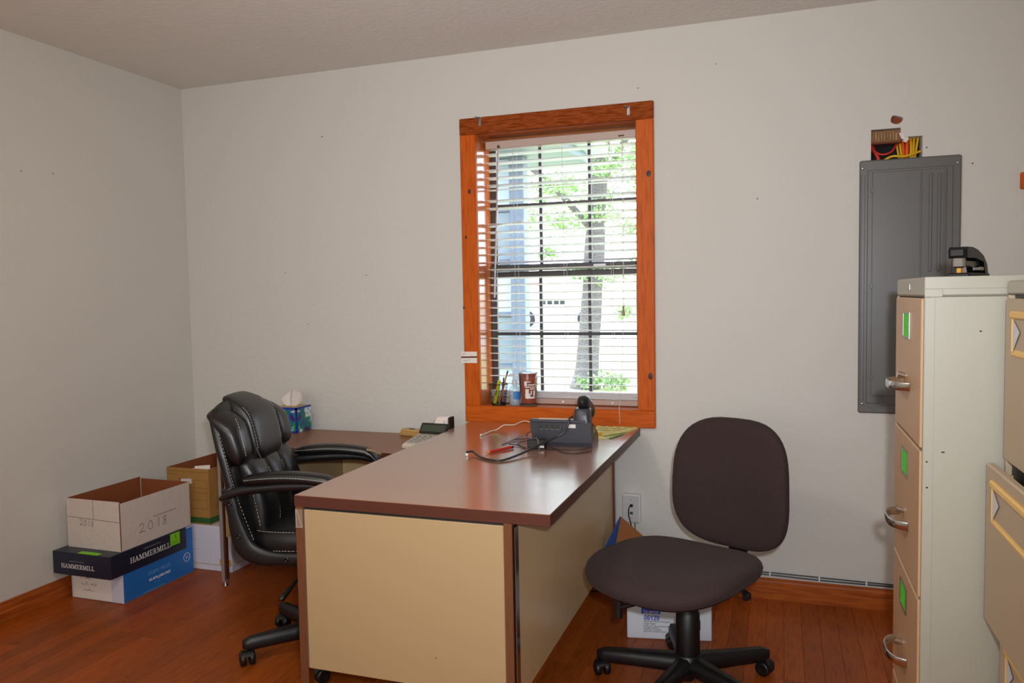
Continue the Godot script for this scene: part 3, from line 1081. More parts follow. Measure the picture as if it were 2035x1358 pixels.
func build_leather_chair():
	var root := thing("office_chair", "black leather executive office chair with white stitching, pulled up to the desk", "chair", Vector3(1.40, 0, 0.96), deg_to_rad(-74.93))
	# --- base
	star_base(root, 74.93 + rad_to_deg(atan2(0.211, -0.185)) - 150.0, 0.285, 0.085, 0.078)
	var hb := begin()
	lathe(hb, [[0.042, 0.052], [0.048, 0.062], [0.046, 0.115], [0.036, 0.125], [0.034, 0.130]], 24)
	part(hb, M.plastic, "hub", root)
	var gc := begin()
	lathe(gc, [[0.030, 0.125], [0.030, 0.20], [0.026, 0.205], [0.026, 0.26], [0.015, 0.265], [0.015, 0.35]], 24)
	part(gc, M.black, "gas_column", root)
	box_part(Vector3(0, 0.358, 0.03), Vector3(0.16, 0.035, 0.24), M.plastic, "tilt_mechanism", root, 0.008)
	var pan := begin()
	cushion(pan, ell(32, 3.2).map(func(p): return Vector2(p.x * 0.235, p.y * 0.24)), [[0.372, 0.75], [0.378, 0.9], [0.398, 0.99], [0.412, 1.0]], Vector2(0, 0.045), func(_q): return 0.0)
	part(pan, mat(Color(0.20, 0.15, 0.12), 0.5), "seat_pan", root)
	var lv := begin()
	tube(lv, smooth_path([Vector3(0.05, 0.355, 0.0), Vector3(0.20, 0.335, 0.015), Vector3(0.26, 0.315, 0.03), Vector3(0.30, 0.295, 0.045)], 6), [0.005, 0.005, 0.005, 0.005, 0.005, 0.005, 0.005, 0.006, 0.006, 0.006, 0.007, 0.008, 0.009, 0.009, 0.010, 0.010, 0.010, 0.009, 0.005], 8)
	part(lv, M.plastic, "tilt_lever", root)
	# --- seat cushion
	var se := begin()
	var ol := ell(44, 4.0).map(func(p): return Vector2(p.x * 0.245, p.y * 0.255))
	cushion(se, ol, [[0.405, 0.90], [0.412, 0.96], [0.430, 0.995], [0.455, 1.0], [0.478, 0.985], [0.494, 0.955], [0.503, 0.90], [0.508, 0.80], [0.510, 0.55], [0.510, 0.25]], Vector2(0, 0.045), func(q): return 0.012 * (q.x * q.x) / 0.06 - (0.02 if q.y > 0.24 else 0.0))
	part(se, M.leather, "seat_cushion", root)
	var ss := begin()
	for yy in [[0.434, 1.004], [0.497, 0.955]]:
		var pth := []
		for j in range(0, 45):
			var p: Vector2 = ol[j % 44] * yy[1]
			pth.append(Vector3(p.x, yy[0] + 0.012 * p.x * p.x / 0.06, -(p.y + 0.045)))
		stitches(ss, pth)
	part(ss, M.stitch, "stitching", root)
	# --- back: shell, then the quilted pads in front of it
	var lean := func(y: float) -> float: return -0.208 - (y - 0.42) * 0.215
	var rows := []
	for k in 13:
		var q := k / 12.0
		var y := 0.415 + q * 0.515
		var wd := 0.245 + 0.005 * sin(q * PI)
		if k > 9:
			wd -= 0.006 * (k - 9)
		var th := 0.036 * (1.0 - 0.25 * q)
		rows.append([y, lean.call(y) + th, 0.0, wd, th])
	rows[0][3] = 0.20
	rows.append([0.942, lean.call(0.942) + 0.027, 0.0, 0.222, 0.022])
	rows.append([0.951, lean.call(0.951) + 0.026, 0.0, 0.20, 0.013])
	rows.append([0.955, lean.call(0.955) + 0.026, 0.0, 0.16, 0.005])
	var sh := begin()
	bolster(sh, rows, 3.6, 44, 0.03)
	part(sh, M.leather, "back_shell", root)
	# lower pads: three vertical channels
	for ch in [[-0.128, 0.072], [0.0, 0.070], [0.128, 0.072]]:
		var pr := []
		for k in 11:
			var q := k / 10.0
			var y := 0.475 + q * 0.285
			var bulge := 0.030 + 0.022 * sin(q * PI)
			if k == 0 or k == 10:
				bulge *= 0.45
			var wk: float = ch[1] * (1.0 if k > 0 and k < 10 else 0.9)
			pr.append([y, lean.call(y) + 0.062 + bulge * 0.35, ch[0], wk, bulge])
		var st := begin()
		bolster(st, pr, 2.6, 24)
		part(st, M.leather, "back_channel", root)
	# headrest pillow: broad centre with a wing each side
	for ch in [[0.0, 0.122, 0.045, 5.0], [-0.184, 0.066, 0.046, 2.8], [0.188, 0.060, 0.037, 2.8]]:
		var pr := []
		for k in 17:
			var q := 0.5 - 0.5 * cos(PI * k / 16.0)
			var lo := 0.718 if ch[0] == 0.0 else 0.738
			var hi := 0.965 if ch[0] == 0.0 else 0.947
			var y := lerpf(lo, hi, q)
			var e := sqrt(maxf(0.0, 1.0 - pow(absf(2.0 * q - 1.0), 4.0)))
			var wk: float = ch[1] * (0.60 + 0.40 * e)
			var th: float = ch[2] * (0.06 + 0.94 * e)
			var curl := -0.055 * pow(maxf(0.0, q - 0.62) / 0.38, 2.0)
			pr.append([y, lean.call(y) + (0.074 if ch[0] == 0.0 else 0.071) + curl, ch[0], wk, th])
		var st := begin()
		bolster(st, pr, ch[3], 36, 0.03)
		part(st, M.leather, "headrest_pillow", root)
	# white stitching down the pads and along the side of the back
	var sb := begin()
	for sx in [-0.115, 0.115]:
		stitches(sb, [Vector3(sx * 0.98, 0.925, -(lean.call(0.925) + 0.088)), Vector3(sx, 0.90, -(lean.call(0.90) + 0.103)), Vector3(sx, 0.85, -(lean.call(0.85) + 0.1095)), Vector3(sx, 0.77, -(lean.call(0.77) + 0.1085))])
	for sx in [-0.064, 0.064]:
		stitches(sb, [Vector3(sx, 0.70, -(lean.call(0.70) + 0.108)), Vector3(sx, 0.62, -(lean.call(0.62) + 0.115)), Vector3(sx, 0.54, -(lean.call(0.54) + 0.11)), Vector3(sx * 1.05, 0.50, -(lean.call(0.50) + 0.10))])
	for sx in [-1, 1]:
		stitches(sb, [Vector3(sx * 0.243, 0.88, -(lean.call(0.88) + 0.040)), Vector3(sx * 0.2455, 0.75, -(lean.call(0.75) + 0.045)), Vector3(sx * 0.243, 0.62, -(lean.call(0.62) + 0.050)), Vector3(sx * 0.228, 0.48, -(lean.call(0.48) + 0.062))])
		if sx < 0:
			continue
		stitches(sb, [Vector3(0.212, 0.90, -(lean.call(0.90) + 0.097)), Vector3(0.220, 0.87, -(lean.call(0.87) + 0.106)), Vector3(0.220, 0.80, -(lean.call(0.80) + 0.1065)), Vector3(0.214, 0.765, -(lean.call(0.765) + 0.102))])
		stitches(sb, [Vector3(0.200, 0.72, -(lean.call(0.72) + 0.090)), Vector3(0.200, 0.64, -(lean.call(0.64) + 0.088)), Vector3(0.200, 0.52, -(lean.call(0.52) + 0.085))])
	var stn := part(sb, M.stitch, "stitching", root)
	stn.set_meta("label", "white contrast stitching")
	# piping under the centre pillow
	var pp := begin()
	tube(pp, smooth_path([Vector3(-0.119, 0.78, -(lean.call(0.78) + 0.104)), Vector3(-0.106, 0.746, -(lean.call(0.746) + 0.104)), Vector3(-0.072, 0.729, -(lean.call(0.729) + 0.098)), Vector3(0, 0.724, -(lean.call(0.724) + 0.096)), Vector3(0.072, 0.729, -(lean.call(0.729) + 0.098)), Vector3(0.106, 0.746, -(lean.call(0.746) + 0.104)), Vector3(0.119, 0.78, -(lean.call(0.78) + 0.104))], 8), 0.0016, 6)
	part(pp, M.cable_grey, "piping", root)
	# --- arms: plastic loop with a padded top
	for sx in [-1, 1]:
		var x: float = sx * 0.252
		var fr := begin()
		var path := smooth_path([Vector3(x, 0.628, 0.262), Vector3(x, 0.650, 0.215), Vector3(x, 0.664, 0.15), Vector3(x, 0.674, 0.02), Vector3(x, 0.672, -0.10), Vector3(x, 0.650, -0.17), Vector3(x, 0.600, -0.205), Vector3(x, 0.520, -0.19), Vector3(x, 0.435, -0.14), Vector3(x, 0.405, -0.08)], 6)
		var rs := []
		for i in path.size():
			rs.append(0.017 if i > 5 else lerpf(0.007, 0.017, i / 5.0))
		tube(fr, path, rs, 12, 1.0)
		var af := part(fr, M.plastic, "arm_frame", root)
		var ap := begin()
		var pr := []
		var e := ell(18, 2.6)
		for k in 17:
			var q := k / 16.0
			var zz := lerpf(0.185, -0.188, q)
			var yy := 0.694 + 0.018 * sin(q * PI) - 0.016 * q - 0.055 * pow(maxf(0.0, q - 0.8) / 0.2, 2.0)
			var en := sqrt(maxf(0.02, 1.0 - pow(absf(2 * q - 1), 6.0)))
			var ring := PackedVector3Array()
			for p in e:
				ring.append(Vector3(x + p.x * 0.034 * en, yy + p.y * 0.020 * en, zz))
			pr.append(ring)
		loft(ap, pr, true, true, true)
		var pad := part(ap, M.leather, "arm_pad", root)
		var ps := begin()
		for o in [-1, 1]:
			var pth := []
			for k in range(1, 16):
				var q := k / 16.0
				var yy := 0.694 + 0.018 * sin(q * PI) - 0.016 * q - 0.055 * pow(maxf(0.0, q - 0.8) / 0.2, 2.0)
				pth.append(Vector3(x + o * 0.0335, yy + 0.004, lerpf(0.185, -0.188, q)))
			stitches(ps, pth)
		part(ps, M.stitch, "stitching", pad)
		if sx < 0:
			var wp := begin()
			tube(wp, smooth_path([Vector3(x + 0.031, 0.704, -0.128), Vector3(x + 0.029, 0.700, -0.150), Vector3(x + 0.022, 0.690, -0.168), Vector3(x + 0.012, 0.682, -0.180)], 4), 0.0055, 8)
			part(wp, mat(Color(0.52, 0.42, 0.30), 0.6), "worn_patch", pad)
		# L-shaped side bracket joining back and seat
		var br := begin()
		var bp := smooth_path([Vector3(x * 0.97, 0.665, 0.238), Vector3(x * 0.97, 0.60, 0.222), Vector3(x * 0.97, 0.52, 0.205), Vector3(x * 0.97, 0.455, 0.178), Vector3(x * 0.97, 0.425, 0.12), Vector3(x * 0.97, 0.420, 0.02), Vector3(x * 0.97, 0.420, -0.10)], 6)
		var ringsb := []
		for i in bp.size():
			var a: Vector3 = bp[max(i - 1, 0)]
			var b: Vector3 = bp[min(i + 1, bp.size() - 1)]
			var t := (b - a).normalized()
			var nn := Vector3(0, -t.z, t.y).normalized()
			var hw := 0.022 + 0.012 * sin(PI * clampf((i - 8) / 20.0, 0.0, 1.0))
			var ring := PackedVector3Array()
			for p in ell(14, 3.0):
				ring.append(bp[i] + nn * p.x * hw + Vector3.RIGHT * p.y * 0.014)
			ringsb.append(ring)
		loft(br, ringsb, true, true, true)
		part(br, M.plastic, "side_bracket", root)
		for p in [[0.615, 0.226], [0.420, 0.035], [0.50, 0.199]]:
			var sc := begin()
			lathe(sc, [[0.009, 0.0], [0.008, 0.002], [0.004, 0.0025], [0.0035, 0.001], [0.0003, 0.001]], 14, Transform3D(Basis(Vector3.BACK, -sx * PI / 2), Vector3(x * 0.97 + sx * 0.0135, p[0], p[1])))
			part(sc, M.black_gloss, "bolt", root)

func build_task_chair():
	var root := thing("task_chair", "armless task chair upholstered in dark brown fabric, standing before the wall outlet", "chair", Vector3(2.739, 0, 0.874), deg_to_rad(155.75))
	# base; the rear leg points away from the camera
	var inv := Basis(Vector3.UP, deg_to_rad(155.75)).inverse()
	var bd := inv * Vector3(-0.291, 0, -0.956)
	star_base(root, rad_to_deg(atan2(bd.z, bd.x)), 0.30, 0.088, 0.073)
	var hb := begin()
	lathe(hb, [[0.020, 0.030], [0.022, 0.045], [0.043, 0.052], [0.046, 0.062], [0.044, 0.112], [0.034, 0.122]], 28)
	part(hb, M.plastic, "hub", root)
	var gc := begin()
	lathe(gc, [[0.0385, 0.118], [0.0395, 0.125], [0.0385, 0.255], [0.034, 0.262], [0.034, 0.285], [0.018, 0.29], [0.016, 0.38]], 28)
	part(gc, M.black, "gas_column", root)
	box_part(Vector3(0.0, 0.372, -0.05), Vector3(0.17, 0.032, 0.26), M.plastic, "tilt_mechanism", root, 0.006)
	var lv := begin()
	tube(lv, smooth_path([Vector3(-0.02, 0.375, -0.16), Vector3(0.04, 0.345, -0.22), Vector3(0.100, 0.318, -0.24)], 6), 0.008, 8)
	tube(lv, [Vector3(0.106, 0.340, -0.24), Vector3(0.106, 0.286, -0.24)], 0.014, 10)
	part(lv, M.plastic, "height_lever", root)
	var lv2 := begin()
	tube(lv2, [Vector3(-0.05, 0.380, 0.0), Vector3(-0.208, 0.374, 0.0)], 0.006, 8)
	box(lv2, Vector3(-0.208, 0.362, 0.0), Vector3(0.022, 0.024, 0.026), 0.004)
	part(lv2, M.plastic, "tilt_lever", root)
	# J-shaped flat bar carrying the back
	var jb := begin()
	var bp := smooth_path([Vector3(-0.022, 0.374, 0.04), Vector3(-0.022, 0.368, 0.20), Vector3(-0.022, 0.372, 0.275), Vector3(-0.022, 0.40, 0.312), Vector3(-0.022, 0.47, 0.320), Vector3(-0.022, 0.60, 0.312)], 6)
	var rings := []
	for i in bp.size():
		var a: Vector3 = bp[max(i - 1, 0)]
		var b: Vector3 = bp[min(i + 1, bp.size() - 1)]
		var t := (b - a).normalized()
		var nn := Vector3(0, -t.z, t.y)
		rings.append(PackedVector3Array([bp[i] + nn * 0.005 + Vector3(0.034, 0, 0), bp[i] + nn * 0.005 - Vector3(0.034, 0, 0), bp[i] - nn * 0.005 - Vector3(0.034, 0, 0), bp[i] - nn * 0.005 + Vector3(0.034, 0, 0)]))
	loft_flat(jb, rings)
	part(jb, M.plastic, "back_bar", root)
	# seat: plastic pan and waterfall cushion
	var ol := ell(48, 2.9).map(func(p): return Vector2(p.x * (0.247 + 0.008 * p.y), p.y * 0.252))
	var dish := func(q: Vector2) -> float: return 0.018 * q.x * q.x / 0.06 - 0.016 * pow(maxf(0.0, q.y - 0.20) / 0.19, 2.0) - 0.006 * pow(maxf(0.0, -q.y) / 0.14, 2.0)
	var pan := begin()
	cushion(pan, ol, [[0.390, 0.60], [0.393, 0.78], [0.400, 0.87], [0.413, 0.90]], Vector2(-0.030, 0.128), dish)
	part(pan, M.plastic, "seat_pan", root)
	var se := begin()
	cushion(se, ol, [[0.406, 0.86], [0.411, 0.93], [0.421, 0.985], [0.436, 1.0], [0.449, 0.985], [0.460, 0.95], [0.467, 0.89], [0.470, 0.78], [0.469, 0.6], [0.466, 0.4], [0.464, 0.2]], Vector2(-0.030, 0.128), dish)
	part(se, M.fabric, "seat_cushion", root)
	# backrest: rounded upright pad, hollowed a little
	var back := func(sc: float, zoff: float, st: SurfaceTool, prof: Array):
		var e := ell(48, 3.1)
		var rr := []
		for k in prof:
			var ring := PackedVector3Array()
			for p in e:
				var px: float = p.x * 0.2165 * k[1] * sc * (1.0 - 0.035 * p.y)
				var py: float = p.y * 0.226 * k[1] * sc
				var lumbar: float = 0.016 * sin((p.y + 1.0) * PI * 0.5) * k[1]
				var bow: float = 0.028 * (p.x * p.x) * k[1] * k[1]
				ring.append(Vector3(-0.024 + px, 0.640 + py, zoff - k[0] - bow - lumbar + 0.05 * py))
			rr.append(ring)
		loft(st, rr, true, true, true)
	var bk := begin()
	back.call(1.0, 0.282, bk, [[-0.012, 0.90], [-0.008, 0.97], [0.004, 1.0], [0.018, 0.995], [0.030, 0.965], [0.038, 0.90], [0.042, 0.75], [0.042, 0.5], [0.041, 0.25]])
	part(bk, M.fabric, "back_cushion", root)
	var bs := begin()
	back.call(0.975, 0.296, bs, [[-0.014, 0.80], [-0.010, 0.93], [0.0, 0.99], [0.008, 1.0]])
	part(bs, M.plastic, "back_shell", root)

# ------------------------------------------------------------------ filing cabinets
func build_cabinets():
	var o := Vector3(3.3005, 0, 1.487)
	var c := thing("filing_cabinet", "tall cream four-drawer filing cabinet with chrome handles and green labels", "filing cabinet", o)
	var z0 := 1.289 - o.z
	var z1 := 1.685 - o.z
	var ch := 1.329
	var w := 0.67
	# body as sheets so that the drawers sit in a frame
	span(0.0, w, ch - 0.040, ch, z0, z1, M.cream, "top_panel", c, 0.004, 0)
	span(0.012, w, 0.0, ch - 0.0405, z1 - 0.002, z1 - 0.0005, M.cream, "side_panel", c, 0.0005)
	span(0.012, w, 0.0, ch - 0.0405, z0 + 0.0005, z0 + 0.002, M.cream, "side_panel", c, 0.0005)
	span(w - 0.002, w, 0.0, ch - 0.0405, z0 + 0.002, z1 - 0.002, M.cream, "back_panel", c, 0.0005)
	span(0.0, 0.02, 0.0, ch - 0.0405, z1 - 0.013, z1, M.cream, "frame_stile", c, 0.0015)
	span(0.0, 0.02, 0.0, ch - 0.0405, z0, z0 + 0.013, M.cream, "frame_stile", c, 0.0015)
	span(0.0, 0.02, 0.0, 0.040, z0 + 0.013, z1 - 0.013, M.cream, "kick_plate", c, 0.0015)
	span(0.004, 0.022, 0.036, ch - 0.036, z0 + 0.012, z1 - 0.012, mat(Color(0.16, 0.12, 0.08), 0.8), "inner_frame", c, 0.0)
	# folded lip of the top on the long side
	span(0.0, w, ch - 0.0245, ch - 0.0005, z1 - 0.001, z1 + 0.0012, M.cream, "top_lip", c, 0.0006, 0)
	span(0.0, 0.032, ch - 0.0405, ch - 0.0245, z1 - 0.001, z1 + 0.0012, M.cream, "top_lip", c, 0.0006, 0)
	box_part(Vector3(-0.0004, ch - 0.019, 1.476 - o.z), Vector3(0.002, 0.013, 0.030), M.steel, "lock", c, 0.0006)
	for k in 4:
		var ytop := ch - 0.0410 - k * 0.3125
		var y0 := maxf(ytop - 0.3085, 0.042)
		var dr := span(-0.0035, 0.012, y0, ytop - 0.002, z0 + 0.015, z1 - 0.015, M.tan, "drawer", c, 0.0025)
		# card holder with a green card
		var hz := -0.010
		var hy := ytop - 0.064
		for q in [[0.0, 0.028, 0.090, 0.004], [0.0, -0.028, 0.090, 0.004]]:
			box_part(Vector3(-0.0048, hy + q[1], hz), Vector3(0.0026, q[3], 0.090), M.steel, "label_holder", dr, 0.0006)
		for q in [-0.045, 0.045]:
			box_part(Vector3(-0.0048, hy, hz + q), Vector3(0.0026, 0.060, 0.005), M.steel, "label_holder", dr, 0.0006)
		box_part(Vector3(-0.0040, hy, hz), Vector3(0.0012, 0.052, 0.084), M.green_card, "green_card", dr, 0.0)
		# bowed chrome pull with a thumb latch above
		var pull := begin()
		var py := ytop - 0.198
		var path := []
		for i in 15:
			var q := -1.0 + i / 7.0
			path.append(Vector3(-0.004 - 0.036 * pow(1.0 - pow(absf(q), 2.6), 0.6), py, q * 0.070 - 0.02))
		var rings := []
		for i in path.size():
			var a: Vector3 = path[max(i - 1, 0)]
			var b: Vector3 = path[min(i + 1, path.size() - 1)]
			var t := (b - a).normalized()
			var nn := Vector3(-t.z, 0, t.x)
			var ring := PackedVector3Array()
			for p in ell(10, 3.0):
				ring.append(path[i] + nn * p.x * 0.0035 + Vector3.UP * p.y * 0.0095)
			rings.append(ring)
		loft(pull, rings)
		part(pull, M.chrome, "handle", dr)
		var tl := begin()
		tube(tl, [Vector3(-0.003, py + 0.018, -0.022), Vector3(-0.020, py + 0.021, -0.022)], [0.006, 0.009], 10)
		part(tl, M.chrome, "thumb_latch", dr)
	for q in [[3.337, 0.976, 0.006], [3.308, 0.955, 0.003], [3.309, 0.902, 0.004], [3.40, 1.22, 0.004]]:
		box_part(Vector3(q[0] - o.x, q[1], z1 - 0.0003), Vector3(q[2], 0.0025, 0.0006), M.ink, "scratch", c, 0.0)
	# second cabinet, nearer and set further right, with scooped pulls
	var p := Vector3(3.437, 0, 1.92)
	var e := thing("filing_cabinet", "tan filing cabinet with scooped recessed pulls at the right edge, nearer the camera", "filing cabinet", p)
	var a0 := 1.700 - p.z
	var a1 := 2.10 - p.z
	var eh := 1.318
	span(0.004, 0.66, eh - 0.026, eh, a0, a1, M.cream, "top_panel", e, 0.003, 0)
	span(0.012, 0.66, 0.0, eh - 0.027, a1 - 0.002, a1, M.cream, "side_panel", e, 0.0005)
	span(0.012, 0.66, 0.0, eh - 0.027, a0, a0 + 0.002, M.cream, "side_panel", e, 0.0005)
	span(0.658, 0.66, 0.0, eh - 0.027, a0 + 0.002, a1 - 0.002, M.cream, "back_panel", e, 0.0)
	span(0.004, 0.02, 0.0, eh - 0.027, a0, a0 + 0.012, M.tan_grey, "frame_stile", e, 0.0015)
	span(0.004, 0.02, 0.0, eh - 0.027, a1 - 0.012, a1, M.tan_grey, "frame_stile", e, 0.0015)
	span(0.014, 0.022, 0.0, eh - 0.027, a0 + 0.012, a1 - 0.012, M.black, "inner_frame", e, 0.0)
	for k in 4:
		var ytop := eh - 0.034 - k * 0.3205
		var out := 0.0 if k != 1 else -0.028
		var dr := span(out + 0.0, out + 0.016, ytop - 0.312, ytop, a0 + 0.006, a1 - 0.006, M.tan_grey, "drawer", e, 0.003)
		if k == 1:
			span(out + 0.016, 0.5, ytop - 0.30, ytop - 0.02, a0 + 0.02, a0 + 0.024, M.tan_grey, "drawer_side", dr, 0.0)
		# scooped pull: an ochre tray with sloping cheeks
		var st := begin()
		st.set_smooth_group(-1)
		var f := out - 0.0012
		var y1 := ytop - 0.034
		var y0 := ytop - 0.100
		var zz0 := a0 + 0.065
		var zz1 := a1 - 0.065
		var deep := out + 0.013
		box(st, Vector3(f, y1 + 0.004, (zz0 + zz1) / 2), Vector3(0.010, 0.014, zz1 - zz0 + 0.02), 0.003, 2)
		box(st, Vector3(f + 0.001, y0 - 0.003, (zz0 + zz1) / 2), Vector3(0.005, 0.008, zz1 - zz0 + 0.02), 0.002, 2)
		box(st, Vector3(f + 0.001, (y0 + y1) / 2, zz0 - 0.006), Vector3(0.005, y1 - y0, 0.008), 0.002, 1)
		box(st, Vector3(f + 0.001, (y0 + y1) / 2, zz1 + 0.006), Vector3(0.005, y1 - y0, 0.008), 0.002, 1)
		quad(st, Vector3(f, y0, zz0), Vector3(f, y0, zz1), Vector3(deep, y1, zz1 - 0.03), Vector3(deep, y1, zz0 + 0.03))
		part(st, M.ochre, "scooped_pull", dr)
		var ck := begin()
		ck.set_smooth_group(-1)
		tri(ck, Vector3(f - 0.0008, y0, zz0), Vector3(f - 0.0008, (y0 * 0.4 + y1 * 0.6), zz0 + 0.045), Vector3(f - 0.0008, y1 - 0.004, zz0))
		part(ck, mat(Color(0.72, 0.72, 0.74), 0.4), "pull_cheek", dr)
	# stapler on the first cabinet
	var s := thing("stapler", "black heavy-duty stapler with chrome jaw standing on the tall filing cabinet", "stapler", Vector3(3.432, ch, 1.41), deg_to_rad(-26))
	box_part(Vector3(0, 0.005, 0), Vector3(0.046, 0.010, 0.165), M.black, "base", s, 0.003)
	var arm := begin()
	var rr := []
	for xx in [-0.019, 0.019]:
		var ring := PackedVector3Array()
		for q in [[0.080, 0.042], [0.083, 0.060], [0.076, 0.067], [0.04, 0.067], [0.0, 0.062], [-0.045, 0.050], [-0.075, 0.030], [-0.082, 0.010], [-0.060, 0.010], [-0.045, 0.036], [0.02, 0.044]]:
			ring.append(Vector3(xx, q[1], q[0]))
		rr.append(ring)
	loft_flat(arm, rr)
	part(arm, M.black_gloss, "top_arm", s)
	box_part(Vector3(-0.001, 0.054, 0.084), Vector3(0.028, 0.016, 0.004), M.black, "nose_plate", s, 0.003)
	box_part(Vector3(0, 0.033, 0.072), Vector3(0.022, 0.024, 0.016), M.chrome, "jaw", s, 0.003)
	box_part(Vector3(0, 0.0315, -0.01), Vector3(0.018, 0.014, 0.14), M.steel, "magazine", s, 0.002)
	box_part(Vector3(0.012, 0.020, -0.03), Vector3(0.016, 0.010, 0.03), M.chrome, "spring_block", s, 0.002)
	box_part(Vector3(0, 0.0155, 0.070), Vector3(0.010, 0.012, 0.008), mat(Color(0.75, 0.55, 0.2), 0.4, 0.6), "anvil", s, 0.001)

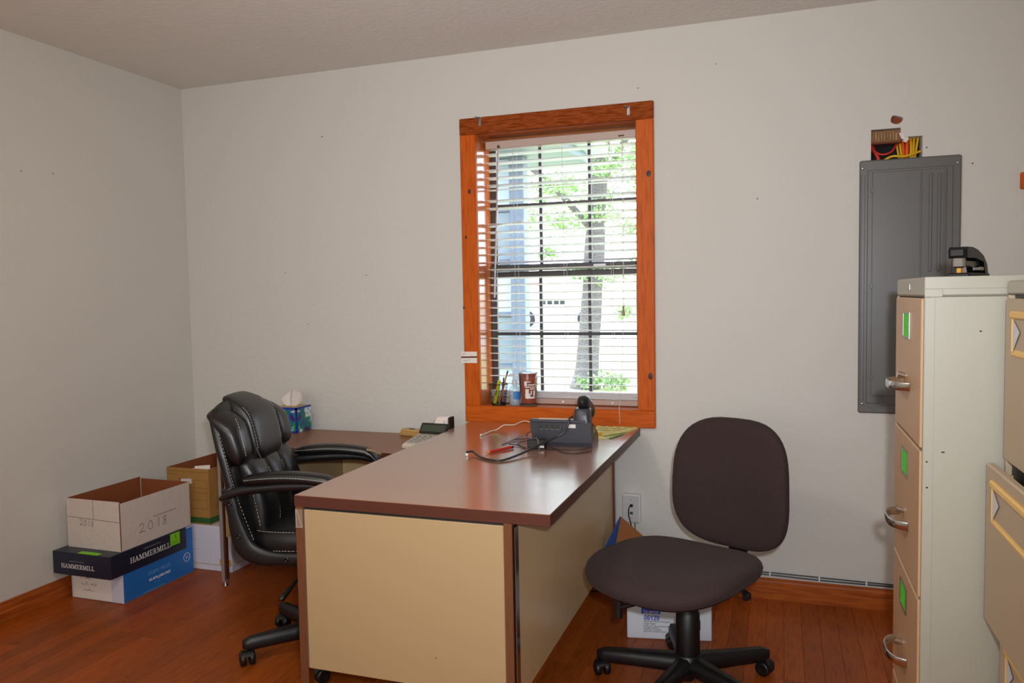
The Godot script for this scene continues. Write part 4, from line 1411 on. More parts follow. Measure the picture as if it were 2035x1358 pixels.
# ------------------------------------------------------------------ electrical panel
func build_electric_panel():
	var o := Vector3(3.502, 1.313, 0.0)
	var p := thing("breaker_box", "grey metal breaker panel with embossed door mounted on the back wall", "electrical panel", o)
	var x0 := -0.180; var x1 := 0.180; var y0 := -0.505; var y1 := 0.505
	span(x0, x1, y0, y1, 0.0, 0.012, M.grey_panel, "cover", p, 0.006)
	var rim := begin()
	box(rim, Vector3(0, 0, 0.013), Vector3(0.302, 0.93, 0.006), 0.003)
	part(rim, M.grey_panel, "cover_step", p)
	span(3.368 - o.x, 3.631 - o.x, 0.880 - o.y, 1.768 - o.y, 0.0155, 0.0205, M.grey_panel, "door", p, 0.002)
	for x in [3.574, 3.604]:
		span(x - 0.006 - o.x, x + 0.006 - o.x, 1.372 - o.y, 1.752 - o.y, 0.0205, 0.0255, M.grey_panel, "embossed_rib", p, 0.0042)
	for x in [3.541, 3.6225]:
		span(x - 0.003 - o.x, x + 0.003 - o.x, 0.90 - o.y, 1.758 - o.y, 0.0205, 0.0235, M.grey_panel, "embossed_rib", p, 0.0024)
	span(3.330 - o.x, 3.342 - o.x, 0.86 - o.y, 1.76 - o.y, 0.012, 0.0155, M.grey_panel, "embossed_rib", p, 0.003)
	span(3.40 - o.x, 3.66 - o.x, 0.842 - o.y, 0.850 - o.y, 0.012, 0.0155, M.grey_panel, "embossed_rib", p, 0.003)
	for y in [1.70, 1.32, 0.955]:
		span(3.362 - o.x, 3.373 - o.x, y - 0.010 - o.y, y + 0.010 - o.y, 0.016, 0.0235, M.grey_panel, "hinge", p, 0.001)
	span(3.598 - o.x, 3.618 - o.x, 1.315 - o.y, 1.345 - o.y, 0.0205, 0.0255, M.steel, "latch", p, 0.001)
	for q in [[3.334, 1.787], [3.668, 1.787], [3.336, 1.318], [3.668, 1.318], [3.338, 0.845], [3.668, 0.845]]:
		var st := begin()
		lathe(st, [[0.0055, 0.0], [0.005, 0.002], [0.0025, 0.003], [0.0003, 0.003]], 12, Transform3D(Basis(Vector3.RIGHT, PI / 2), Vector3(q[0] - o.x, q[1] - o.y, 0.012)))
		part(st, M.chrome, "screw", p)
	# broken wood and wires in the cut-out above
	var blk := thing("wood_block", "splintered end of a pale wood block showing in the hole above the breaker panel", "wood block", Vector3(3.418, 1.900, -0.03))
	box_part(Vector3(0, 0.012, -0.002), Vector3(0.106, 0.046, 0.03), mat(Color(0.55, 0.40, 0.26), 0.9), "block", blk, 0.002, 1)
	for k in 9:
		var sp := begin()
		var xx := -0.046 + k * 0.0105
		box(sp, Vector3(xx, 0.010 + rng.randf_range(-0.004, 0.004), 0.016 + rng.randf() * 0.005), Vector3(rng.randf_range(0.005, 0.010), rng.randf_range(0.022, 0.036), 0.006), 0.002, 1, Transform3D(Basis(Vector3.BACK, rng.randf_range(-0.25, 0.25) * 0.2), Vector3.ZERO))
		part(sp, mat(Color(0.70, 0.55, 0.38) * rng.randf_range(0.75, 1.05), 0.9), "splinter", blk)
	span(-0.053, 0.058, -0.018, -0.010, -0.012, 0.020, mat(Color(0.42, 0.20, 0.10), 0.8), "lower_edge", blk, 0.001, 0)
	var rp := thing("torn_paper", "torn flap of white wallboard paper hanging at the corner of the wall hole", "paper", Vector3(3.485, 1.897, 0.0))
	var tp := begin()
	tp.set_smooth_group(-1)
	for q in [[Vector3(-0.022, 0.022, 0.001), Vector3(0.004, -0.006, 0.006), Vector3(-0.004, 0.016, 0.002)], [Vector3(-0.010, -0.012, 0.008), Vector3(0.002, -0.020, 0.010), Vector3(0.014, -0.006, 0.007)], [Vector3(-0.010, -0.012, 0.008), Vector3(0.014, -0.006, 0.007), Vector3(0.006, 0.006, 0.003)], [Vector3(-0.022, 0.022, 0.001), Vector3(-0.012, -0.004, 0.004), Vector3(0.004, -0.006, 0.006)]]:
		tri(tp, q[0], q[1], q[2])
		tri(tp, q[0] - Vector3(0, 0, 0.0012), q[2] - Vector3(0, 0, 0.0012), q[1] - Vector3(0, 0, 0.0012))
	part(tp, M.white, "paper_flap", rp)
	var wires := [
		["red", M.wire_red, 0.0075, [[3.372, 1.885, -0.05], [3.378, 1.862, -0.04], [3.392, 1.835, -0.035], [3.40, 1.80, -0.035]], "thick red cable bending down at the left of the wall hole"],
		["red", M.wire_red, 0.004, [[3.376, 1.86, -0.03], [3.405, 1.842, -0.022], [3.44, 1.850, -0.022], [3.462, 1.885, -0.04]], "thin red cable looping across the middle of the wall hole"],
		["orange", M.wire_orange, 0.007, [[3.482, 1.90, -0.05], [3.484, 1.86, -0.04], [3.484, 1.80, -0.035]], "left orange cable dropping through the wall hole"],
		["orange", M.wire_orange, 0.007, [[3.500, 1.90, -0.05], [3.498, 1.86, -0.038], [3.496, 1.80, -0.035]], "right orange cable dropping through the wall hole"],
		["yellow", M.wire_yellow, 0.0042, [[3.462, 1.90, -0.05], [3.464, 1.86, -0.04], [3.475, 1.80, -0.03]], "yellow cable furthest left beside the orange ones in the wall hole"],
		["yellow", M.wire_yellow, 0.0042, [[3.472, 1.90, -0.045], [3.474, 1.86, -0.032], [3.482, 1.80, -0.022]], "yellow cable lying over the left orange cable in the wall hole"],
		["yellow", M.wire_yellow, 0.0050, [[3.512, 1.90, -0.05], [3.512, 1.86, -0.035], [3.508, 1.80, -0.03]], "upright yellow cable just right of the orange ones in the wall hole"],
		["yellow", M.wire_yellow, 0.0050, [[3.524, 1.90, -0.05], [3.521, 1.86, -0.04], [3.516, 1.80, -0.03]], "second upright yellow cable right of the orange ones in the wall hole"],
		["yellow", M.wire_yellow, 0.0045, [[3.538, 1.90, -0.05], [3.532, 1.86, -0.045], [3.522, 1.80, -0.035]], "slanting yellow cable furthest right in the wall hole"],
		["yellow", M.wire_yellow, 0.0048, [[3.40, 1.808, -0.014], [3.44, 1.830, -0.012], [3.49, 1.828, -0.012], [3.545, 1.846, -0.03]], "yellow cable lying level along the bottom of the wall hole"],
	]
	for w in wires:
		var pts := []
		var at := Vector3(w[3][0][0], w[3][0][1], w[3][0][2])
		for q in w[3]:
			pts.append(Vector3(q[0], q[1], q[2]) - at)
		var st := begin()
		tube(st, smooth_path(pts, 8), w[2], 10)
		var mi := part(st, w[1], "electrical_cable", self)
		mi.position = at
		tag(mi, w[4], "cable", "%s cables in the wall hole" % w[0])

# ------------------------------------------------------------------ cartons
func sheet(parent: Node, called: String, c: Vector3, size: Vector3, outer: Material, inner: Material, out_dir: Vector3) -> MeshInstance3D:
	# a cardboard panel: outer face in one paper, the rest in kraft
	var m := ArrayMesh.new()
	var a := absf(out_dir.x) * size.x + absf(out_dir.y) * size.y + absf(out_dir.z) * size.z
	var th := out_dir.abs() * 0.0008
	var st := begin()
	box(st, c + out_dir * (a * 0.5 - 0.0004), size - out_dir.abs() * a + th, 0.0)
	st.generate_normals()
	st.commit(m)
	var st2 := begin()
	box(st2, c - out_dir * 0.0004, size - th, 0.0)
	st2.generate_normals()
	st2.commit(m)
	m.surface_set_material(0, outer)
	m.surface_set_material(1, inner)
	return node_of(m, null, called, parent)

func on_front(x: float, y: float, z: float) -> Transform3D:
	return Transform3D(Basis.IDENTITY, Vector3(x, y, z))

func on_right(x: float, y: float, z: float) -> Transform3D:
	return Transform3D(Basis(Vector3.UP, PI / 2), Vector3(x, y, z))

func build_boxes():
	# --- blue and white copy paper carton on the floor
	var o := Vector3(0.19, 0, 0.645)
	var b := thing("paper_carton", "blue and white copy paper carton at the bottom of the stack by the left wall", "box", o)
	var x1 := 0.337 - o.x
	var z1 := 0.857 - o.z
	span(0.041 - o.x, x1, 0.0, 0.226, 0.43 - o.z, z1, M.file_white, "carton", b, 0.003)
	span(x1 - 0.0005, x1 + 0.0012, 0.004, 0.222, 0.433 - o.z, z1 - 0.002, M.blue, "blue_side", b, 0.0)
	span(0.290 - o.x, x1 + 0.0002, 0.004, 0.13, z1 - 0.0005, z1 + 0.001, M.file_white, "front_flap", b, 0.0)
	letters("COPY PLUS", 0.017, mat(Color(0.45, 0.62, 0.82), 0.5), b, on_right(x1 + 0.0014, 0.086, 0.648 - o.z), 0.135)
	letters("99.99% JAM-FREE", 0.012, M.print_white, b, on_right(x1 + 0.0014, 0.056, 0.648 - o.z), 0.13, "Droid Sans", "lettering", 700)
	span(x1 + 0.001, x1 + 0.0014, 0.036, 0.0375, 0.60 - o.z, 0.69 - o.z, mat(Color(0.35, 0.56, 0.80), 0.5), "fine_print", b, 0.0)
	span(x1 + 0.001, x1 + 0.0014, 0.008, 0.0105, 0.62 - o.z, 0.75 - o.z, mat(Color(0.45, 0.62, 0.82), 0.5), "fine_print", b, 0.0)
	var em := begin()
	tube(em, circle(Vector3(x1 + 0.0012, 0.085, 0.475 - o.z), 0.020, 20), 0.0013, 4)
	part(em, M.print_white, "round_emblem", b)
	letters("JF", 0.012, M.print_white, b, on_right(x1 + 0.0014, 0.085, 0.475 - o.z))
	span(0.055 - o.x, 0.27 - o.x, 0.006, 0.15, z1, z1 + 0.0008, M.paper, "note_sheet", b, 0.0)
	var nt := begin()
	strokes(nt, squiggle(18, 0.007, 3), on_front(0.095 - o.x, 0.092, z1 + 0.0009), 0.0007)
	strokes(nt, squiggle(20, 0.007, 4), on_front(0.100 - o.x, 0.066, z1 + 0.0009), 0.0007)
	strokes(nt, squiggle(14, 0.007, 5), on_front(0.115 - o.x, 0.040, z1 + 0.0009), 0.0007)
	part(nt, M.ink, "handwriting", b)
	# --- navy lid pushed forward on top of it
	var lo := Vector3(0.169, 0.1315, 0.70)
	var l := thing("carton_lid", "dark navy carton lid with white lettering sitting askew on the blue carton", "box lid", lo)
	var lx0 := 0.020 - lo.x
	var lx1 := 0.342 - lo.x
	var lz1 := 0.925 - lo.z
	var lz0 := 0.478 - lo.z
	span(lx0, lx1, 0.0965, 0.0995, lz0, lz1, M.navy, "lid_top", l, 0.0008)
	span(lx0, lx1, 0.0, 0.0965, lz1 - 0.003, lz1, M.navy, "lid_wall", l, 0.0008)
	span(lx1 - 0.003, lx1, 0.0, 0.0965, lz0, lz1 - 0.003, M.navy, "lid_wall", l, 0.0008)
	span(lx0, lx0 + 0.003, 0.0, 0.0965, lz0, lz1 - 0.003, M.navy, "lid_wall", l, 0.0008)
	letters("HAMMERMILL", 0.019, M.print_white, l, on_front(-0.009, 0.040, lz1 + 0.0003), 0.185, "Droid Serif")
	letters("HAMMERMILL", 0.024, M.print_white, l, on_right(lx1 + 0.0003, 0.048, 0.700 - lo.z), 0.235, "Droid Serif")
	letters("INTERNATIONAL PAPER", 0.0048, M.faint_ink, l, on_front(-0.015, 0.062, lz1 + 0.0003), 0.08)
	letters("INTERNATIONAL PAPER", 0.006, M.faint_ink, l, on_right(lx1 + 0.0003, 0.078, 0.690 - lo.z), 0.10)
	span(lx1, lx1 + 0.0006, 0.038, 0.094, 0.520 - lo.z, 0.580 - lo.z, M.green, "green_label", l, 0.0)
	letters("E", 0.014, M.ink, l, on_right(lx1 + 0.0009, 0.076, 0.545 - lo.z), 0.0, "Droid Serif")
	for k in 3:
		span(lx1 + 0.0004, lx1 + 0.0009, 0.056 - k * 0.006, 0.0572 - k * 0.006, 0.530 - lo.z, 0.572 - lo.z, M.band_green, "fine_print", l, 0.0)
	span(-0.012, 0.10, 0.0994, 0.1000, lz1 - 0.03, lz1 - 0.002, M.green, "green_label", l, 0.0)
	span(lx0 - 0.0006, lx0 + 0.0004, 0.01, 0.096, lz1 - 0.06, lz1 - 0.004, M.green, "green_label", l, 0.0)
	# --- open white carton marked 2018
	var co := Vector3(0.187, 0.2312, 0.65)
	var c := thing("open_carton", "open white cardboard carton hand-marked 2018, topmost of the stack by the left wall", "box", co)
	var cx0 := 0.036 - co.x
	var cx1 := 0.336 - co.x
	var cz0 := 0.435 - co.z
	var cz1 := 0.858 - co.z
	var hh := 0.218
	sheet(c, "front_panel", Vector3((cx0 + cx1) / 2, hh / 2, cz1 - 0.002), Vector3(cx1 - cx0, hh, 0.004), M.carton_white, M.kraft_in, Vector3.BACK)
	sheet(c, "side_panel", Vector3(cx1 - 0.002, hh / 2 - 0.004, (cz0 + cz1) / 2), Vector3(0.004, hh - 0.008, cz1 - cz0 - 0.008), M.carton_white, M.kraft_in, Vector3.RIGHT)
	sheet(c, "side_panel", Vector3(cx0 + 0.002, hh / 2, (cz0 + cz1) / 2), Vector3(0.004, hh, cz1 - cz0 - 0.008), M.carton_white, M.kraft_in, Vector3.LEFT)
	sheet(c, "back_panel", Vector3((cx0 + cx1) / 2 + 0.004, hh / 2 - 0.004, cz0 + 0.002), Vector3(cx1 - cx0 - 0.012, hh - 0.008, 0.004), M.carton_white, M.kraft_in, Vector3.FORWARD)
	span(cx0 + 0.004, cx1 - 0.004, 0.0, 0.004, cz0 + 0.004, cz1 - 0.004, M.kraft_in, "bottom_panel", c, 0.0)
	# creases and the cut in the front panel, hand-written numbers
	var cr := begin()
	tube(cr, [Vector3(cx0 + 0.002, hh - 0.082, cz1 + 0.0003), Vector3(cx1 - 0.004, hh - 0.090, cz1 + 0.0003)], 0.0009, 4)
	tube(cr, [Vector3(cx0 + 0.152, hh - 0.001, cz1 + 0.0003), Vector3(cx0 + 0.152, hh - 0.085, cz1 + 0.0003)], 0.0009, 4)
	part(cr, mat(Color(0.30, 0.22, 0.17), 0.9), "crease", c)
	span(cx1 - 0.002, cx1 + 0.0006, 0.004, hh - 0.006, cz1 - 0.002, cz1 + 0.0006, mat(Color(0.42, 0.28, 0.18), 0.9), "torn_corner", c, 0.0006)
	var hw := begin()
	var dx := 0.0
	for dg in [2, 0, 1, 8]:
		strokes(hw, digit(dg).map(func(s): return s.map(func(p): return [p[0] * 0.024 + dx, p[1] * 0.026 - dx * 0.05])), on_front(0.112 - co.x, 0.102, cz1 + 0.0004), 0.0008)
		dx += 0.022 if dg != 1 else 0.018
	dx = 0.0
	for dg in [2, 0, 1, 8]:
		strokes(hw, digit(dg).map(func(s): return s.map(func(p): return [p[0] * 0.048 + dx, p[1] * 0.040])), on_right(cx1 + 0.0004, 0.052, 0.752 - co.z), 0.0010)
		dx += 0.050 if dg != 1 else 0.034
	part(hw, M.ink, "handwritten_year", c)
	letters("PERFORMANCE", 0.008, M.faint_ink, c, on_right(cx1 + 0.0003, 0.105, 0.60 - co.z), 0.14)
	# --- white file box in the corner
	var fo := Vector3(0.39, 0, 0.21)
	var f := thing("file_box", "white cardboard file box on the floor below the open kraft box in the corner", "box", fo)
	var fx1 := 0.535 - fo.x
	var fz1 := 0.398 - fo.z
	span(0.235 - fo.x, fx1, 0.0, 0.221, 0.022 - fo.z, fz1, M.file_white, "carton", f, 0.003)
	var fl := mat(Color(0.66, 0.55, 0.30), 0.8)
	span(0.24 - fo.x, fx1 - 0.004, 0.030, 0.0325, fz1, fz1 + 0.0005, fl, "printed_line", f, 0.0)
	span(0.465 - fo.x, 0.532 - fo.x, 0.034, 0.062, fz1, fz1 + 0.0006, mat(Color(0.80, 0.58, 0.08), 0.7), "yellow_mark", f, 0.0)
	for yy in [0.10, 0.145]:
		span(0.25 - fo.x, 0.34 - fo.x, yy, yy + 0.0012, fz1, fz1 + 0.0005, M.faint_ink, "printed_line", f, 0.0)
	span(fx1, fx1 + 0.0005, 0.036, 0.040, 0.05 - fo.z, fz1 - 0.03, fl, "printed_line", f, 0.0)
	span(fx1, fx1 + 0.0005, 0.028, 0.030, 0.05 - fo.z, fz1 - 0.03, fl, "printed_line", f, 0.0)
	span(fx1, fx1 + 0.0005, 0.020, 0.20, fz1 - 0.024, fz1 - 0.022, M.ink, "printed_line", f, 0.0)
	span(fx1, fx1 + 0.0005, 0.020, 0.20, fz1 - 0.040, fz1 - 0.0385, M.faint_ink, "printed_line", f, 0.0)
	span(fx1, fx1 + 0.0005, 0.150, 0.1515, 0.05 - fo.z, fz1 - 0.04, M.faint_ink, "printed_line", f, 0.0)
	# --- kraft file box with a green band on it, papers inside
	var ko := Vector3(0.285, 0.222, 0.21)
	var k := thing("kraft_file_box", "open brown kraft file box with green band, stacked on the white file box", "box", ko)
	var kx0 := 0.160 - ko.x
	var kx1 := 0.411 - ko.x
	var kz0 := 0.018 - ko.z
	var kz1 := 0.390 - ko.z
	var kh := 0.272
	# front panel in pieces round the hand hole
	var hx0 := 0.235 - ko.x
	var hx1 := 0.310 - ko.x
	var hy0 := 0.196
	var hy1 := 0.222
	var fp := begin()
	for q in [[kx0, kx1, 0.0, hy0], [kx0, kx1, hy1, kh], [kx0, hx0, hy0, hy1], [hx1, kx1, hy0, hy1]]:
		box(fp, Vector3((q[0] + q[1]) / 2, (q[2] + q[3]) / 2, kz1 - 0.002), Vector3(q[1] - q[0], q[3] - q[2], 0.004), 0.0)
	part(fp, M.kraft_light, "front_panel", k)
	span(kx1 - 0.004, kx1, 0.0, kh, kz0, kz1 - 0.004, M.kraft_light, "side_panel", k, 0.0)
	sheet(k, "side_panel", Vector3(kx0 + 0.002, kh / 2, (kz0 + kz1) / 2 - 0.002), Vector3(0.004, kh, kz1 - kz0 - 0.004), M.kraft_light, M.kraft_in, Vector3.LEFT)
	sheet(k, "back_panel", Vector3((kx0 + kx1) / 2, kh / 2, kz0 + 0.002), Vector3(kx1 - kx0 - 0.008, kh, 0.004), M.kraft_light, M.kraft_in, Vector3.FORWARD)
	span(kx0 + 0.004, kx1 - 0.004, 0.0, 0.004, kz0 + 0.004, kz1 - 0.004, M.kraft_in, "bottom_panel", k, 0.0)
	span(kx0, kx1 + 0.0006, 0.006, 0.034, kz1, kz1 + 0.0006, M.band_green, "green_band", k, 0.0)
	span(kx1, kx1 + 0.0006, 0.006, 0.034, kz0, kz1, M.band_green, "green_band", k, 0.0)
	var ko_ink := mat(Color(0.36, 0.25, 0.11), 0.9)
	for q in [[kx0 + 0.01, hx0 - 0.01, 0.24], [kx0 + 0.01, kx1 - 0.01, 0.178], [hx1 + 0.012, kx1 - 0.012, 0.215], [hx1 + 0.012, kx1 - 0.012, 0.155], [0.02, kx1 - 0.012, 0.118], [0.02, kx1 - 0.012, 0.075], [kx0 + 0.01, kx1 - 0.004, 0.255]]:
		span(q[0], q[1], q[2], q[2] + 0.0014, kz1, kz1 + 0.0005, ko_ink, "printed_line", k, 0.0)
	for q in [[hx1 + 0.012, 0.155, 0.215], [kx1 - 0.012, 0.075, 0.215]]:
		span(q[0], q[0] + 0.0014, q[1], q[2], kz1, kz1 + 0.0005, ko_ink, "printed_line", k, 0.0)
	var pa := thing("paper_stack", "crumpled white papers standing inside the open kraft file box", "paper", Vector3(0.33, 0.2265, 0.25))
	for q in [[0.020, 0.268, 0.09, 0.10], [0.005, 0.256, 0.112, -0.06], [-0.045, 0.208, 0.128, 0.02], [-0.01, 0.235, 0.05, 0.08]]:
		var st := begin()
		box(st, Vector3.ZERO, Vector3(0.085, q[1], 0.002), 0.0, 1, Transform3D(Basis.from_euler(Vector3(-0.08, 0.1, q[3])), Vector3(q[0] - 0.01, q[1] / 2 + 0.004, q[2])))
		part(st, M.paper, "sheet", pa)
	# --- copy paper carton behind the task chair
	var so := Vector3(2.606, 0, 0.40)
	var sp := thing("paper_carton", "white copy paper carton with blue logo on the floor behind the task chair", "box", so)
	sp.rotation.y = 0.19
	span(-0.157, 0.157, 0.0, 0.205, -0.13, 0.135, mat(Color(0.80, 0.81, 0.83), 0.6), "carton", sp, 0.004)
	span(-0.103, -0.032, 0.098, 0.160, 0.135, 0.1356, M.label_blue, "blue_logo", sp, 0.0)
	letters("Sparco", 0.0125, M.print_white, sp, on_front(-0.0675, 0.106, 0.1358), 0.056)
	letters("06120", 0.0185, M.label_blue, sp, on_front(-0.065, 0.083, 0.1356), 0.057, "Droid Sans", "lettering", 700)
	var small: Material = M.ink
	letters("Premium Multi-Purpose", 0.0068, small, sp, on_front(-0.046, 0.069, 0.1354), 0.096)
	letters("Copy Paper", 0.0068, small, sp, on_front(-0.072, 0.060, 0.1354), 0.044)
	letters("Papier pour copie de grande supériorité", 0.0052, small, sp, on_front(-0.036, 0.051, 0.1354), 0.118)
	letters("à usages multiples", 0.0052, small, sp, on_front(-0.066, 0.044, 0.1354), 0.057)
	letters("Papel multi-propósito", 0.0052, small, sp, on_front(-0.062, 0.037, 0.1354), 0.065)
	letters("para todos calidad Premium", 0.0052, small, sp, on_front(-0.053, 0.030, 0.1354), 0.085)
	for q in [[0.040, 0.046, 0.042, 0.080], [0.046, 0.115, 0.074, 0.080], [0.046, 0.115, 0.042, 0.048], [0.109, 0.115, 0.042, 0.080]]:
		span(q[0], q[1], q[2], q[3], 0.135, 0.1356, M.ink, "printed_frame", sp, 0.0)
	letters("Letter", 0.016, M.ink, sp, on_front(0.078, 0.061, 0.1354), 0.05, "Droid Sans", "lettering", 700)
	# --- tilted blue and kraft carton leaning behind it
	var to := Vector3(2.50, 0.212, 0.22)
	var tc := thing("tilted_carton", "open brown carton with a blue outside, tipped over between the desk and the wall outlet", "box", to)
	for q in [["back_panel", M.kraft, [Vector3(2.391, 0.375, 0.245), Vector3(2.498, 0.285, 0.235), Vector3(2.506, 0.214, 0.27), Vector3(2.366, 0.214, 0.28), Vector3(2.376, 0.278, 0.27)], Vector3(0, 0.001, -0.004)],
			["blue_flap", mat(Color(0.17, 0.32, 0.56), 0.5), [Vector3(2.391, 0.375, 0.245), Vector3(2.376, 0.278, 0.271), Vector3(2.366, 0.214, 0.281), Vector3(2.350, 0.214, 0.378), Vector3(2.344, 0.268, 0.36)], Vector3(0.004, 0, 0.001)]]:
		var pts := begin()
		var ra := PackedVector3Array()
		var rb := PackedVector3Array()
		for v in q[2]:
			ra.append(v - to)
			rb.append(v - to + q[3])
		loft_flat(pts, [ra, rb], true)
		part(pts, q[1], q[0], tc)

func circle(c: Vector3, r: float, n: int) -> Array:
	var out := []
	for j in n + 1:
		var a := TAU * j / n
		out.append(c + Vector3(0, cos(a) * r, sin(a) * r))
	return out

# ------------------------------------------------------------------ things on the desks
func cable(called: String, label: String, m: Material, r: float, pts: Array) -> MeshInstance3D:
	var at: Vector3 = pts[0]
	var q := pts.map(func(p): return p - at)
	var st := begin()
	tube(st, smooth_path(q, 8), r, 8)
	var mi := part(st, m, called, self)
	mi.position = at
	tag(mi, label, "cable")
	return mi

func build_desk_things():
	var D := 0.7242
	# --- desk phone seen from behind
	var po := Vector3(2.225, D, 0.50)
	var p := thing("desk_phone", "dark grey desk telephone seen from behind on the desk below the window", "telephone", po, deg_to_rad(4))
	var bd := begin()
	var rings := []
	for xx in [-0.112, 0.116]:
		var ring := PackedVector3Array()
		for q in [[0.068, 0.0], [0.075, 0.018], [0.080, 0.075], [0.082, 0.098], [0.070, 0.104], [-0.02, 0.072], [-0.085, 0.030], [-0.088, 0.0]]:
			ring.append(Vector3(xx + (0.004 if q[1] < 0.05 else (-0.006 if xx < 0 else 0.0)), q[1], q[0]))
		rings.append(ring)
	loft_flat(bd, rings)
	part(bd, M.phone, "body", p)
	box_part(Vector3(-0.01, 0.101, 0.070), Vector3(0.216, 0.012, 0.030), M.phone, "top_edge", p, 0.003)
	span(-0.085, 0.030, 0.1068, 0.1082, 0.056, 0.083, mat(Color(0.72, 0.62, 0.52), 0.5), "paper_strip", p, 0.0)
	span(-0.088, 0.008, 0.068, 0.094, 0.0795, 0.0825, M.phone_dark, "socket_recess", p, 0.001)
	for k in 4:
		var sx := -0.074 + k * 0.0215
		span(sx - 0.007, sx + 0.007, 0.068, 0.071, 0.082, 0.0845, M.cable_grey, "socket_frame", p, 0.0005)
		span(sx - 0.006, sx + 0.006, 0.072, 0.086, 0.082, 0.0832, M.black, "socket", p, 0.0005)
	span(0.030, 0.060, 0.076, 0.090, 0.081, 0.0835, M.white, "maker_label", p, 0.0)
	# tower and handset at the right
	var tw := begin()
	var tr := []
	for q in [[0.096, 0.034, 0.034, 0.062], [0.118, 0.032, 0.034, 0.060], [0.142, 0.031, 0.032, 0.056], [0.148, 0.026, 0.028, 0.054]]:
		var ring := PackedVector3Array()
		for e in ell(20, 4.0):
			ring.append(Vector3(0.082 + e.x * q[1], q[0], q[3] - 0.012 + e.y * q[2]))
		tr.append(ring)
	loft(tw, tr, true, true)
	part(tw, M.phone, "handset_cradle", p)
	var hs := begin()
	var hr := []
	for k in 15:
		var q := k / 14.0
		var zz := lerpf(0.075, -0.125, q)
		var yy := 0.172 - 0.075 * q + 0.018 * sin(q * PI)
		var e2 := sqrt(maxf(0.015, 1.0 - pow(absf(2 * q - 1), 5.0)))
		var fat := 1.0 if q < 0.3 or q > 0.72 else 0.72
		var ring := PackedVector3Array()
		for e in ell(18, 2.4):
			ring.append(Vector3(0.084 + e.x * 0.026 * e2, yy + e.y * 0.030 * e2 * fat, zz))
		hr.append(ring)
	loft(hs, hr, true, true, true)
	part(hs, M.phone_dark, "handset", p)
	var sd := begin()
	box(sd, Vector3(0.117, 0.050, 0.0), Vector3(0.004, 0.030, 0.13), 0.001, 2, Transform3D(Basis.from_euler(Vector3(-0.42, 0, 0)), Vector3.ZERO))
	part(sd, M.black_gloss, "side_trim", p)
	# --- cords
	cable("handset_cable", "thick grey-black cable looping from the phone's back across the desk", M.cable, 0.0042, [Vector3(1.944, 0.738, 0.812), Vector3(1.955, 0.737, 0.795), Vector3(1.985, 0.731, 0.825), Vector3(2.022, 0.729, 0.861), Vector3(2.080, 0.729, 0.89), Vector3(2.112, 0.730, 0.862), Vector3(2.148, 0.738, 0.75), Vector3(2.180, 0.752, 0.66), Vector3(2.222, 0.770, 0.618), Vector3(2.252, 0.786, 0.606), Vector3(2.264, 0.812, 0.594), Vector3(2.270, 0.838, 0.586), Vector3(2.277, 0.842, 0.572)])
	var pl := thing("cable_plug", "clear plastic plug at the loose end of the thick cable on the desk", "plug", Vector3(1.941, D, 0.818), 0.5)
	box_part(Vector3(0, 0.006, 0), Vector3(0.010, 0.011, 0.018), M.white, "plug_body", pl, 0.002)
	box_part(Vector3(0.002, 0.0135, -0.004), Vector3(0.009, 0.006, 0.018), M.black, "boot", pl, 0.002)
	cable("telephone_cord", "thin white cord arching over the desk left of the phone", M.cable_white, 0.0022, [Vector3(1.845, 0.727, 0.418), Vector3(1.860, 0.733, 0.345), Vector3(1.876, 0.735, 0.32), Vector3(1.902, 0.752, 0.30), Vector3(1.94, 0.752, 0.28), Vector3(1.972, 0.760, 0.22), Vector3(2.02, 0.742, 0.22), Vector3(2.070, 0.742, 0.26), Vector3(2.100, 0.742, 0.36)])
	box_part(Vector3.ZERO, Vector3(0.010, 0.008, 0.020), M.cable_white, "cord_plug", self, 0.002)
	var cp: MeshInstance3D = get_node("cord_plug")
	cp.position = Vector3(1.845, 0.7292, 0.425)
	cp.rotation.y = 0.2
	tag(cp, "small white plug at the end of the thin white cord, left of the phone", "plug")
	cable("adapter_cord", "coiled grey adapter cord bunched on the desk left of the phone", M.cable_grey, 0.0024, [Vector3(1.998, 0.727, 0.60), Vector3(2.005, 0.728, 0.53), Vector3(2.03, 0.736, 0.47), Vector3(2.06, 0.742, 0.455), Vector3(2.095, 0.742, 0.54), Vector3(2.112, 0.744, 0.60), Vector3(2.155, 0.766, 0.640), Vector3(2.172, 0.733, 0.665), Vector3(2.178, 0.727, 0.69)])
	cable("adapter_cord", "dark looped adapter cord lying in the bunch beside the black adapter", M.cable, 0.0019, [Vector3(2.06, 0.727, 0.44), Vector3(2.01, 0.728, 0.50), Vector3(2.025, 0.728, 0.58), Vector3(2.07, 0.729, 0.60), Vector3(2.11, 0.728, 0.645), Vector3(2.14, 0.727, 0.665), Vector3(2.19, 0.727, 0.655), Vector3(2.23, 0.727, 0.628), Vector3(2.28, 0.727, 0.625), Vector3(2.33, 0.728, 0.61), Vector3(2.352, 0.732, 0.575)])
	cable("adapter_cord", "dark cord running along the desk in front of the phone's base", M.cable, 0.0018, [Vector3(2.200, 0.727, 0.600), Vector3(2.235, 0.727, 0.64), Vector3(2.27, 0.727, 0.685), Vector3(2.31, 0.727, 0.695), Vector3(2.345, 0.727, 0.665), Vector3(2.366, 0.728, 0.632)])
	cable("adapter_cord", "thin dark cord trailing from the phone's left side down to the bunched cords", M.cable, 0.0018, [Vector3(2.112, 0.775, 0.555), Vector3(2.085, 0.766, 0.52), Vector3(2.068, 0.748, 0.50), Vector3(2.078, 0.732, 0.51), Vector3(2.05, 0.728, 0.555), Vector3(2.09, 0.728, 0.615), Vector3(2.105, 0.728, 0.625)])
	var ad := thing("power_adapter", "small black power adapter block with a white label, in front of the phone", "adapter", Vector3(2.150, D, 0.622), deg_to_rad(6))
